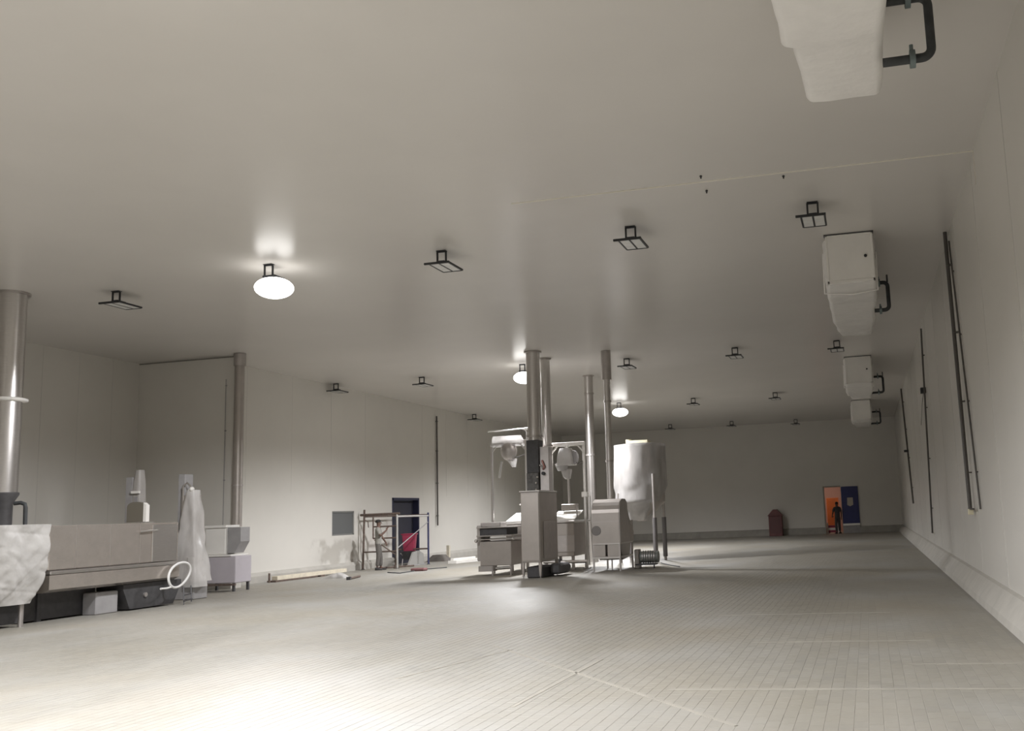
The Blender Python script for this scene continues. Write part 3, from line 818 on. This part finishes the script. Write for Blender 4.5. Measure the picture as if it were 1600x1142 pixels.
# scaffold tower by the left doorway
SC = thing('scaffold', 'rusty tube scaffold frame standing in front of the dark left doorway', 'scaffold', (-17.2, 33.6, 0))
def sc(pts, r=.032, name='tube', mt=RUST): return MB().tube(pts, r, 8).build(name, mt, SC)
sx0, sx1, sy0, sy1 = -.80, .50, -1.0, 1.55
for x, y, h_, mt in ((sx0, sy0, 2.15, RUST), (sx1, sy0, 1.98, ALU), (sx0, sy1, 1.95, RUST), (sx1, sy1, 1.98, BLUE_T)):
    q = sc([(x - (.06 if x < 0 else 0), y, .0), (x, y, h_)], .038, 'upright', mt)
    MB().lathe([(.07, 0), (.07, .02)], (x - (.06 if x < 0 else 0), y, 0), 10).build('base_disc', DARK, q)
for z in (.62, 1.1, 1.52):
    sc([(sx0 if z < 1 else sx0 + .35, sy0, z), (sx1, sy0, z)], .028, 'rung')
sc([(sx0 - .16, sy0, 1.96), (sx1 + .1, sy0, 1.96)], .045, 'top_rail')
sc([(sx0, sy1, 1.9), (sx1, sy1, 1.9)], .03, 'top_rail'); sc([(sx0, sy1, .6), (sx1, sy1, .6)], .03, 'rung')
sc([(sx1, sy0, 1.86), (sx1, sy1, 1.86)], .034, 'side_rail', ALU)
sc([(sx0, sy0, 1.9), (sx0, sy1, 1.9)], .03, 'side_rail')
sc([(sx1, sy0, .72), (sx1, sy1, 1.62)], .018, 'diagonal_brace', GREY_P)
sc([(sx0 + .35, sy0, 1.96), (sx0 + .35, sy0, 1.1)], .028, 'mid_post')
sc([(sx0 + .4, sy0, 1.05), (sx1, sy0, .45)], .022, 'diagonal_brace')
sc([(sx0, sy0, 1.78), (sx0 + .14, sy0, 1.72), (sx0 + .16, sy0, 1.5)], .018, 'corner_brace')
sc([(sx1, sy0, .40), (sx1 - .12, sy0, 0)], .03, 'toe_brace')
sc([(sx0 + .55, sy0, .03), (sx1, sy1 * .2, .03)], .03, 'ground_rail')

# wheelbarrow with a red tub in front of the doorway
WB = at_X(640, 866, -17.55)
wb = thing('wheelbarrow', 'dark wheelbarrow parked in the left doorway under the red tub', 'wheelbarrow', (WB.x, WB.y, 0), .3)
wb.scale = (.8, .8, .8)
MB().prism([(-.62, .66), (-.36, .26), (.34, .30), (.56, .66)], -.30, .34, 'x').build('tray', DARK, wb)
for s in (-.26, .28):
    MB().tube([(s, -.95, .58), (s, -.3, .42), (s * .4, .62, .22)], .022, 8).build('handle', STEEL_D, wb)
    MB().tube([(s, -.35, .40), (s * 1.1, -.45, .0)], .022, 8).build('stand_leg', STEEL_D, wb)
MB().tube([(-.05, .62, .2), (.06, .62, .2)], .2, 18).build('wheel', BLACK, wb)
rt = thing('red_tub', 'red plastic tub sitting in the wheelbarrow at the left doorway', 'tub', (WB.x, WB.y, .535), .3)
rt.scale = (.78, .72, .88)
rings = []
for k in range(6):
    z = .74 * k / 5; s = .78 + .22 * k / 5
    rings.append([Vector((.34 * s * sx, .36 * s * sy, z)) for sx, sy in ((-1,-.8),(-.8,-1),(.8,-1),(1,-.8),(1,.8),(.8,1),(-.8,1),(-1,.8))])
MB().loft(rings, smooth=False).build('tub', RED, rt)
MB().box((-.37, -.39, .70), (.37, .39, .76)).build('rim', RED, rt, .015)
gs = thing('grey_sheet', 'pale grey sheet leaning at the foot of the left doorway', 'sheet', (-17.0, 34.8, 0))
MB().prism([(-.75, 0), (.62, 0), (.5, .42), (.1, .55), (-.35, .5)], -.05, .02, 'x').build('panel', mat('grey_sheet', (.34, .33, .31), .6), gs)
MB().box((-.04, -.7, .0), (.1, .55, .03)).build('foot', GREY_P, gs)

# red house-shaped box by the back wall
t = thing('red_cabinet', 'dull red gabled box standing against the back wall', 'cabinet', (-5.3, 56.85, 0))
MB().prism([(-.38, 0), (.38, 0), (.38, 1.15), (-.38, 1.15)], -.3, .3, 'y').build('body', RED_D, t, .01)
MB().prism([(-.44, 1.15), (.44, 1.15), (.1, 1.52), (-.1, 1.52)], -.34, .34, 'y').build('gable_top', RED_D, t)
MB().box((-.3, -.33, .15), (.3, -.3, 1.05)).build('front_panel', mat('red_panel', (.14, .065, .065), .6), t)

# ------------------------------------------------------------------ central machines
t = thing('control_cabinet', 'tall stainless control cabinet on legs in front of the twin chimneys', 'cabinet', (-8.91, 25.0, 0))
MB().box((-.27, 0, .42), (.27, 1.5, 2.30)).build('body', STEEL_P, t, .015)
MB().box((-.25, -.02, .46), (.25, 0, 2.26)).build('door', STEEL_P, t, .008)
MB().box((-.29, -.03, 2.30), (.29, 1.52, 2.34)).build('cap', STEEL, t, .008)
for x in (-.24, .24):
    for y in (.05, 1.45):
        l = MB().prism([(-.045, .42), (.045, .42), (.02, .06), (-.02, .06)], y - .03, y + .03, 'y'); l.v = [(v[0] + x, v[1], v[2]) for v in l.v]
        l = l.build('leg', STEEL_P, t); MB().tube([(x, y, 0), (x, y, .07)], .015, 8).build('foot', STEEL_D, l)
MB().box((.275, .25, .5), (.29, 1.3, 1.5)).build('side_hatch', STEEL_D, t, .006)
MB().box((-.2, .2, 0), (.24, 1.3, .30)).build('under_motor', DARK, t, .03)
MB().box((.30, .6, .06), (.62, 1.5, .34)).build('side_motor', DARK, t, .05)
MB().tube([(.46, 1.5, .2), (.46, 1.72, .2)], .11, 14).build('motor_end', DARK, t)

t = thing('flue_box', 'dark valve box hanging under the front chimney of the twin pair', 'duct box', (-9.4, 26.7, 2.345))
MB().box((-.19, 0, .55), (.18, .42, 1.5)).build('box', DARK, t, .012)
MB().box((-.2, -.0, .0), (.16, .4, .55)).build('lower_box', mat('dark_grille', (.11, .105, .10), .6, noise_amt=.5, scale=9), t, .01)
MB().box((.18, .1, .0), (.46, .44, 1.3)).build('side_duct', STEEL_D, t, .012)
for z, x in ((.25, .1), (.42, .14), (.06, .1), (.75, .24)): MB().ball((x, -.03, z), .035, .035, .035, 10, 6).build('fitting', STEEL, t)
MB().tube([(.3, .08, .52), (.3, 0, .52)], .05, 10).build('port', BLACK, t)
MB().tube([(.28, .08, .64), (.34, .04, .70), (.26, .06, .9)], .03, 8).build('copper_bend', mat('copper', (.45, .24, .22), .4, .6), t)

def chimney(name, X, Y, z0, z1, r, label, bands=(), collar=True, mt=STEEL):
    t = thing(name, label, 'chimney', (X, Y, z0))
    MB().lathe([(r, 0), (r, z1 - z0 - .004)], n=28).build('flue', mt, t)
    if collar: MB().lathe([(r * 1.3, z1 - z0 - .05), (r * 1.3, z1 - z0 - .004)], n=28).build('ceiling_collar', STEEL_D, t)
    for b in bands: MB().lathe([(r * 1.18, b - z0 - .03), (r * 1.18, b - z0 + .03)], n=28).build('band', STEEL_D, t)
    return t
chimney('front_chimney', -9.55, 27.35, 3.85, H, .205, 'left and wider steel chimney of the central twin pair', (4.0,))
chimney('rear_chimney', -9.62, 28.7, 2.6, H, .15, 'right and narrower steel chimney of the central twin pair', (3.8,))
t3 = chimney('flanged_chimney', -9.45, 33.0, .0, H, .155, 'steel chimney with a dark flange standing left of the drum machine', (3.72, 5.9))
chimney('slim_chimney', -7.50, 28.2, 2.08, H, .10, 'slim steel chimney rising from the round-topped drum machine', (5.0, 3.2), False)
MB().lathe([(.15, H - 2.08 - .9), (.15, H - 2.085)], n=24).build('sleeve', STEEL_D, bpy.data.objects['slim_chimney'])

t = thing('conveyor_unit', 'square stainless conveyor unit at the left end of the central machines', 'machine', (-10.65, 26.8, 0))
MB().box((-.46, 0, .28), (.50, 1.0, .98)).build('body', STEEL_P, t, .015)
MB().box((-.62, .15, .42), (-.47, .85, 1.45)).build('side_box', STEEL_D, t, .02)
for z, dx in ((1.02, .60), (1.12, .55), (1.36, .62)):
    MB().box((-.55, -.06, z), (dx, 1.05, z + .035)).build('tray', STEEL, t, .008)
MB().box((-.48, .05, 1.15), (.35, .95, 1.36)).build('dark_slot', DARK, t)
MB().box((-.52, .2, 1.40), (.1, .7, 1.52)).build('top_block', STEEL_D, t, .01)
MB().ball((.56, -.02, 1.04), .06, .06, .05, 12, 8).build('hand_knob', STEEL, t); MB().ball((-.56, -.05, 1.0), .05, .05, .05, 12, 8).build('hand_knob', STEEL, t)
for x, y in ((-.1, .05), (.46, .05), (-.4, .95), (.46, .95)): MB().tube([(x, y, 0), (x, y, .3)], .028, 8).build('leg', STEEL_D, t)
MB().tube([(-.0, .05, .20), (.46, .05, .22)], .045, 8).build('bottom_roller', STEEL, t)
MB().prism([(-.52, .12), (-.1, .12), (-.1, .28), (-.52, .28)], .0, .4, 'y').build('skirt', STEEL_D, t)

t = thing('long_fryer', 'long stainless fryer vessel with raised bright lids behind the cabinet', 'fryer', (-9.62, 28.25, 0))
MB().box((-1.25, 0, .42), (.93, 1.6, 1.42)).build('vessel', STEEL_P, t, .02)
MB().box((-1.28, -.05, 1.42), (.97, 1.65, 1.48)).build('rim', STEEL, t, .01)
for x0, x1 in ((-1.24, -.12), (.16, .95)):
    MB().prism([(.0, 1.49), (.95, 1.74), (.95, 1.78), (.0, 1.53)], x0, x1, 'x').build('lid', WHITE_M, t)
MB().box((-.9, -.04, .55), (.95, 0, 1.05)).build('front_panel', STEEL_D, t, .008)
for x in (-1.1, 0, .85):
    for y in (.1, 1.5): MB().box((x - .04, y - .04, 0), (x + .04, y + .04, .42)).build('leg', STEEL_D, t)
MB().tube([(.0, -.15, .28), (1.35, -.15, .26)], .05, 10).build('drain_pipe', STEEL, t)
MB().tube([(.5, -.15, .20), (.5, -.15, .36)], .07, 10).build('drain_valve', DARK, t)
MB().tube([(.95, .3, 1.55), (.95, .3, 1.85)], .02, 8).build('lid_stay', STEEL_D, t)
MB().tube([(-.55, .2, 1.55), (-.55, .2, 2.0), (-.85, .2, 2.02)], .02, 8).build('lid_stay', STEEL_D, t)

def portal(name, label, loc, w, zt, zb, white, bright=True):
    mt = WHITE_M if white else STEEL
    t = thing(name, label, 'hoist frame', loc)
    for s in (-1, 1):
        z_ = max(zb, 1.49) if s < 0 else zb
        MB().box((s * w / 2 - .035, -.035, z_), (s * w / 2 + .035, .035, zt)).build('post', mt, t, .006)
        MB().box((s * w / 2 - .10, -.10, z_), (s * w / 2 + .10, .10, z_ + .03)).build('foot_plate', STEEL_D, t)
        MB().bar((s * w / 2, 0, zt - .34), (s * (w / 2 - .24), 0, zt - .06), .04, .04).build('brace', mt, t)
    MB().box((-w / 2 - .04, -.05, zt - .12), (w / 2 + .04, .05, zt)).build('top_beam', mt, t, .006)
    return t
t = portal('left_hoist_frame', 'slender steel hoist frame with film scraps above the conveyor unit', (-10.62, 28.0, 0), 1.12, 3.98, 1.49, False)
MB().tube([(-.62, -.12, 4.27), (.55, -.12, 4.31), (.62, -.1, 4.2), (.60, -.1, 1.5)], .018, 8).build('film_rail', ALU, t)
wrapped('film_bundle', t, -.60, .50, -.14, .10, 3.80, 4.12, 41, .09, lambda k: (.1*k, .1*k, .02, .02), CLEAR, 8)
MB().ball((.0, 0, 3.66), .26, .2, .30, 18, 12).build('hoist_motor', STEEL_D, t)
wrapped('film_scrap', t, -.10, .26, -.1, .08, 3.16, 3.42, 43, .10, lambda k: (.2*(1-k), .05*(1-k), 0, 0), CLEAR, 8)
MB().tube([(-.22, -.05, 3.35), (-.26, -.06, 3.1), (-.30, -.05, 2.85)], .04, 8).build('film_tail', FILM, t)
MB().tube([(.05, 0, 3.45), (.3, 0, 3.46), (.56, 0, 3.54)], .015, 6).build('cable', CONDUIT, t)
MB().ball((.58, -.06, 4.30), .10, .06, .045, 12, 8).build('film_knot', FILM, t)

t = portal('right_hoist_frame', 'white hoist frame with a film-wrapped motor right of the twin chimneys', (-9.06, 29.0, 0), 1.06, 3.9, .0, True)
wrapped('wrapped_motor', t, -.34, .22, -.22, .22, 3.18, 3.72, 51, .06, lambda k: (.12*k*k, .10*k*k, .1*k*k, .1*k*k), FILM, 12)
MB().ball((.20, .05, 3.42), .14, .18, .22, 16, 10).build('motor_end', GREY_P, t)
wrapped('wrapped_motor_nose', t, -.40, .05, -.2, .15, 3.02, 3.24, 53, .05, lambda k: (.06*(1-k), .06, .04, .04), CLEAR, 8)
wrapped('film_scrap', t, -.22, .10, -.12, .12, 2.76, 3.06, 52, .08, lambda k: (.16*(1-k), .03, .02, .02), FILM, 8)
MB().tube([(-.02, 0, 3.74), (-.02, 0, 3.86)], .06, 10).build('hanger', WHITE_M, t)
MB().tube([(.0, 0, 2.85), (.02, 0, 1.98)], .035, 10).build('shaft', STEEL, t)
MB().box((-.20, -.15, 1.80), (.26, .15, 1.98)).build('stirrer_box', STEEL_P, t, .01)
for x in (-.17, .24): MB().tube([(x, 0, 1.66), (x, 0, 1.8)], .012, 6).build('stirrer_leg', DARK, t)
MB().tube([(.24, 0, 3.28), (.36, 0, 3.22), (.50, 0, 3.30)], .014, 6).build('cable', CONDUIT, t)
MB().box((.44, -.1, 2.18), (.62, .1, 2.34)).build('switch_box', WHITE_M, t, .01)
for x in (.58, .72):
    MB().tube([(x, -.15, 2.2), (x + .02, -.16, 1.2), (x + .08, -.18, .12)], .026, 8).build('riser_pipe', ALU, t)

# round-topped drum machine
t = thing('drum_machine', 'stainless round-topped drum machine below the slim chimney', 'machine', (-7.42, 27.2, 0))
arc = [(0, .80), (0, 1.66)] + [(.42 - .42 * math.cos(a), 1.66 + .40 * math.sin(a)) for a in (.25, .55, .85, 1.15, 1.45)] + [(.75, 2.05), (.95, 1.94), (1.25, 1.52), (1.55, 1.22), (1.75, 1.1), (1.75, .80)]
MB().prism(arc, -.40, .40, 'x').build('hood', STEEL_P, t)
MB().prism([(y * 1.0 + .02, z) for y, z in arc[:-4]] + [(1.2, .80)], .40, .42, 'x').build('side_cheek', STEEL_D, t)
MB().box((-.41, -.012, 1.40), (.41, .0, 1.42)).build('hood_seam', STEEL_D, t)
MB().lathe([(.14, 0), (.14, .03)], (-.38, .4, 1.4), 16).build('side_boss', STEEL_D, t) if False else None
MB().tube([(-.28, -.012, 1.16), (-.28, .02, 1.16)], .14, 18).build('inspection_cover', mat('cover_grey', (.20, .185, .175), .5, .3), t)
for x0, x1 in ((-.38, -.03), (.03, .38)): MB().box((x0, .02, .42), (x1, .06, .76)).build('lower_panel', STEEL_P, t, .008)
MB().box((-.41, .0, .36), (.41, 1.6, .42)).build('base_frame', STEEL, t); MB().box((-.41, .0, .76), (.41, 1.6, .80)).build('upper_frame', STEEL, t)
MB().prism([(.2, .76), (1.5, .76), (1.3, .35), (.5, .3)], -.34, .36, 'x').build('collecting_pan', STEEL_D, t)
for x in (-.39, .39):
    for y in (.04, 1.55): MB().box((x - .022, y - .022, 0), (x + .022, y + .022, .78)).build('leg', STEEL_D, t)
MB().tube([(.0, .6, 0), (.0, .6, .36)], .02, 8).build('centre_leg', STEEL_D, t)
MB().box((-.34, 1.75, 2.02 - .6), (.34, 1.95, 1.15)).build('outlet', STEEL_D, t) 
t = thing('drive_motor', 'dark ribbed drive motor on the floor right of the drum machine', 'motor', (-6.55, 28.3, 0))
MB().tube([(-.12, 0, .33), (.42, 0, .33)], .17, 18).build('body', mat('motor_green', (.17, .18, .165), .5, noise_amt=.2), t)
for k in range(6): MB().tube([(-.05 + k * .07, 0, .33), (-.03 + k * .07, 0, .33)], .185, 18).build('rib', STEEL_D, t)
MB().box((-.25, -.2, .10), (.35, .2, .14)).build('base_plate', DARK, t)
for x in (-.2, .3): MB().tube([(x, -.12, 0), (x, -.12, .12)], .02, 8).build('foot', DARK, t)
MB().box((-.28, -.16, 0), (-.14, .16, .56)).build('gearbox', STEEL_D, t, .02)

# film-wrapped tank on legs
TCX, TCY = -7.52, 32.3
t = thing('wrapped_tank', 'tall tank on legs draped in translucent film, right of the central machines', 'tank', (TCX, TCY, 0))
MB().lathe([(.10, 1.35), (.16, 1.36), (.80, 1.95), (.82, 2.0), (.82, 3.86), (.78, 3.90)], n=40).build('vessel', STEEL_P, t)
rings = []
for i in range(30):
    k = i / 29; z = 3.93 - 2.55 * k; ring = []
    for q in range(96):
        a = 2 * math.pi * q / 96
        pin = max(0, k - .55) / .45
        r = .88 - .55 * pin ** 1.1 + (.02 + .09 * k) * math.sin(a * 7 + 2.5 * k + 1.3 * math.sin(a * 2)) * (.35 + .65 * k) * (1 - .4 * pin) + .015 * noise.noise(Vector((math.cos(a) * 3, math.sin(a) * 3, z * 2)))
        r = max(r, (.84 if z > 1.98 else .18 + (z - 1.36) * 1.03))
        ring.append(Vector((r * math.cos(a) + .10 * pin * -1, r * math.sin(a) - .1 * pin, z)))
    rings.append(ring)
top = [Vector((p.x * .2, p.y * .2, 3.97)) for p in rings[0]]; mid = [Vector((p.x * .7, p.y * .7, 3.96)) for p in rings[0]]
MB().loft([top, mid] + rings, caps=False).build('film_drape', CLEAR, t)
MB().box((-.38, -.22, 3.96), (.36, .22, 4.08)).build('lid_block', CREAM, t, .03)
MB().lathe([(.10, 3.96), (.10, 4.12)], (-.34, -.1, 0), 16).build('lid_cap', CREAM, t)
for a in (-48, 42, 132, 222):
    x, y = .86 * math.cos(math.radians(a)), .86 * math.sin(math.radians(a))
    MB().tube([(x, y, .0), (x, y, 2.9 if a == -48 else 2.3)], .055 if a > -60 else .05, 12).build('leg', STEEL_D, t)
    MB().tube([(x, y, .12), (x, y, 1.45)], .078, 12).build('leg_sleeve', mat('sleeve_grey', (.13, .12, .118), .6), t)
    MB().tube([(x * .9, y * .9, 1.95), (x * 1.02, y * 1.02, 1.95)], .07, 10).build('leg_bracket', STEEL_D, t)
t = thing('leg_cable', 'dark cable curling on the floor from the tank\'s right legs', 'cable')
p = at_z(1033, 880); q = at_z(1062, 886)
MB().tube([p + Vector((0, 0, .02)), p + Vector((.1, -.3, .015)), p.lerp(q, .6) + Vector((0, -.1, .015)), q + Vector((0, 0, .015))], .016, 6).build('cable', PIPE_D, t)

# ------------------------------------------------------------------ people
def skin_mesh(name, joints, edges, m_, parent, root, sub=2):
    names = list(joints); me = bpy.data.meshes.new(name)
    me.from_pydata([joints[n][0] for n in names], [(names.index(a), names.index(b)) for a, b in edges], [])
    o = bpy.data.objects.new(name, me); C.objects.link(o)
    md = o.modifiers.new('skin', 'SKIN'); md.use_smooth_shade = True
    if not me.skin_vertices: me.skin_vertices.new()
    for i, n in enumerate(names):
        r = joints[n][1]; sv = me.skin_vertices[0].data[i]
        sv.radius = r if isinstance(r, tuple) else (r, r); sv.use_root = (n == root)
    o.modifiers.new('sub', 'SUBSURF').levels = sub; o.modifiers['sub'].render_levels = sub
    dg = bpy.context.evaluated_depsgraph_get(); ev = o.evaluated_get(dg)
    me2 = bpy.data.meshes.new_from_object(ev); me2.name = name
    bpy.data.objects.remove(o)
    me2.materials.clear(); me2.materials.append(m_)
    o = bpy.data.objects.new(name, me2); C.objects.link(o); o.parent = parent
    return o
def person(label, loc, rz, pose, shirt_m, trous_m, scale=1.0, cap=False):
    t = thing('person', label, 'person', loc, rz); t.scale = (scale,) * 3
    J = {'pelvis': ((0, 0, .95), (.125, .095)), 'waist': ((0, 0, 1.10), (.125, .090)), 'chest': ((0, .01, 1.30), (.16, .11)), 'neckb': ((0, -.01, 1.46), (.075, .07)), 'neck': ((0, .0, 1.53), .055),
         'skull': ((0, .02, 1.64), (.075, .09)), 'crown': ((0, .01, 1.71), (.06, .075))}
    E_ = [('pelvis','waist'),('waist','chest'),('chest','neckb'),('neckb','neck'),('neck','skull'),('skull','crown')]
    for s, k in ((-1, 'l'), (1, 'r')):
        P = pose[k]
        J['sh'+k] = ((s*.175, 0, 1.42), .058); J['el'+k] = (P['el'], .045); J['wr'+k] = (P['wr'], .030); J['ha'+k] = (P['ha'], (.036, .022))
        J['hip'+k] = ((s*.080, 0, .86), .078); J['kn'+k] = (P['kn'], .058); J['an'+k] = (P['an'], .040); J['ft'+k] = ((P['an'][0] + .02*s, P['an'][1] + .10, .045), (.038, .034)); J['to'+k] = ((P['an'][0] + .03*s, P['an'][1] + .17, .04), (.036, .026))
        E_ += [('neckb','sh'+k),('sh'+k,'el'+k),('el'+k,'wr'+k),('wr'+k,'ha'+k),('pelvis','hip'+k),('hip'+k,'kn'+k),('kn'+k,'an'+k),('an'+k,'ft'+k),('ft'+k,'to'+k)]
    body = skin_mesh('body', J, E_, SKIN, t, 'pelvis')
    # fingers and face, joined into the body mesh
    m = MB()
    for s, k in ((-1, 'l'), (1, 'r')):
        ha = Vector(pose[k]['ha']); d = (ha - Vector(pose[k]['wr'])).normalized(); side = d.cross(Vector((0, 0, 1)))
        if side.length < .2: side = d.cross(Vector((0, 1, 0)))
        side.normalize(); nrm = side.cross(d)
        for q, (o_, ln) in enumerate(((-.030, .075), (-.010, .085), (.010, .08), (.029, .062))):
            b = ha + side * o_; m.tube([b, b + d * ln * .55, b + d * ln * .9 - nrm * .02, b + d * ln - nrm * .04], [.009, .0085, .008, .006], 6)
        b = ha - d * .03 + side * -.036 * s; m.tube([b, b + side * -.03 * s + d * .025, b + side * -.04 * s + d * .055], [.011, .010, .007], 6)
    m.tube([(0, .10, 1.665), (0, .128, 1.635), (0, .105, 1.625)], [.008, .014, .010], 6)
    for s in (-1, 1):
        m.ball((s*.078, .01, 1.64), .012, .022, .032, 8, 6); m.ball((s*.032, .098, 1.668), .012, .008, .009, 8, 6)
    m.tube([(-.026, .105, 1.595), (0, .112, 1.595), (.026, .105, 1.595)], .006, 6)
    f = m.mesh('face', SKIN)
    bm = bmesh.new(); bm.from_mesh(body.data); bm.from_mesh(f); bm.to_mesh(body.data); bm.free()
    for p_ in body.data.polygons: p_.use_smooth = True
    h = MB().ball((0, -.005, 1.695), .088, .105, .082, 18, 10)
    h.v = [(x, y, max(z, 1.66 if y < .04 else 1.70)) for x, y, z in h.v]
    h.build('hair', HAIR, t)
    if cap: MB().box((-.07, .08, 1.70), (.07, .17, 1.712)).build('cap_peak', HAIR, t)
    S = {'hem': ((0, 0, .84), (.160, .13)), 'pelvis': ((0, 0, .95), (.162, .128)), 'waist': ((0, 0, 1.10), (.158, .120)), 'chest': ((0, .01, 1.30), (.178, .128)), 'neckb': ((0, -.01, 1.455), (.095, .085))}
    Es = [('hem','pelvis'),('pelvis','waist'),('waist','chest'),('chest','neckb')]
    for s, k in ((-1, 'l'), (1, 'r')):
        e = Vector(pose[k]['el']); sh = Vector((s*.175, 0, 1.42)); S['sh'+k] = (tuple(sh), .075); S['sl'+k] = (tuple(sh.lerp(e, .85)), .066); Es += [('neckb','sh'+k),('sh'+k,'sl'+k)]
    skin_mesh('shirt', S, Es, shirt_m, t, 'hem')
    Tt = {'belt': ((0, 0, 1.03), (.135, .10)), 'pelvis': ((0, 0, .93), (.140, .108))}; Et = [('belt','pelvis')]
    for s, k in ((-1, 'l'), (1, 'r')):
        kn, an = Vector(pose[k]['kn']), Vector(pose[k]['an'])
        Tt['hip'+k] = ((s*.080, 0, .82), .092); Tt['kn'+k] = (tuple(kn), .080); Tt['an'+k] = (tuple(kn.lerp(an, .93)), .070); Et += [('pelvis','hip'+k),('hip'+k,'kn'+k),('kn'+k,'an'+k)]
        a = pose[k]['an']; MB().loft([[Vector((a[0] + .02*s + .048*w*cx_, a[1] + y, z)) for cx_, z in ((-1, 0), (1, 0), (1, hh*.6), (.5, hh), (-.5, hh), (-1, hh*.6))] for y, w, hh in ((-.07, .8, .09), (0, .95, .11), (.10, 1.05, .075), (.19, .8, .045))]).build('shoe', SHOE, t)
    skin_mesh('trousers', Tt, Et, trous_m, t, 'pelvis')
    return t
pose1 = {'r': dict(el=(.23, .12, 1.20), wr=(.14, .30, 1.38), ha=(.10, .33, 1.45), kn=(.11, .03, .50), an=(.12, -.02, .09)),
         'l': dict(el=(-.24, .08, 1.16), wr=(-.16, .22, .98), ha=(-.14, .25, .92), kn=(-.10, .06, .50), an=(-.13, .06, .09))}
person('person in a pale shirt standing by the scaffold, one hand raised to the face', (-17.2 + .1, 31.95, 0), math.radians(-72), pose1, SHIRT_G, TROUS_G, 1.0, True)
pose2 = {'r': dict(el=(.25, .02, 1.16), wr=(.27, .08, .93), ha=(.27, .10, .85), kn=(.10, .04, .50), an=(.12, .05, .09)),
         'l': dict(el=(-.27, -.02, 1.17), wr=(-.25, .14, 1.0), ha=(-.22, .20, .97), kn=(-.10, .02, .50), an=(-.12, -.06, .09))}
person('person in dark clothes standing in the far orange-lit doorway', (-1.78, YB - .35, 0), math.radians(25), pose2, DARK_CL, DARK_CL, 1.02)
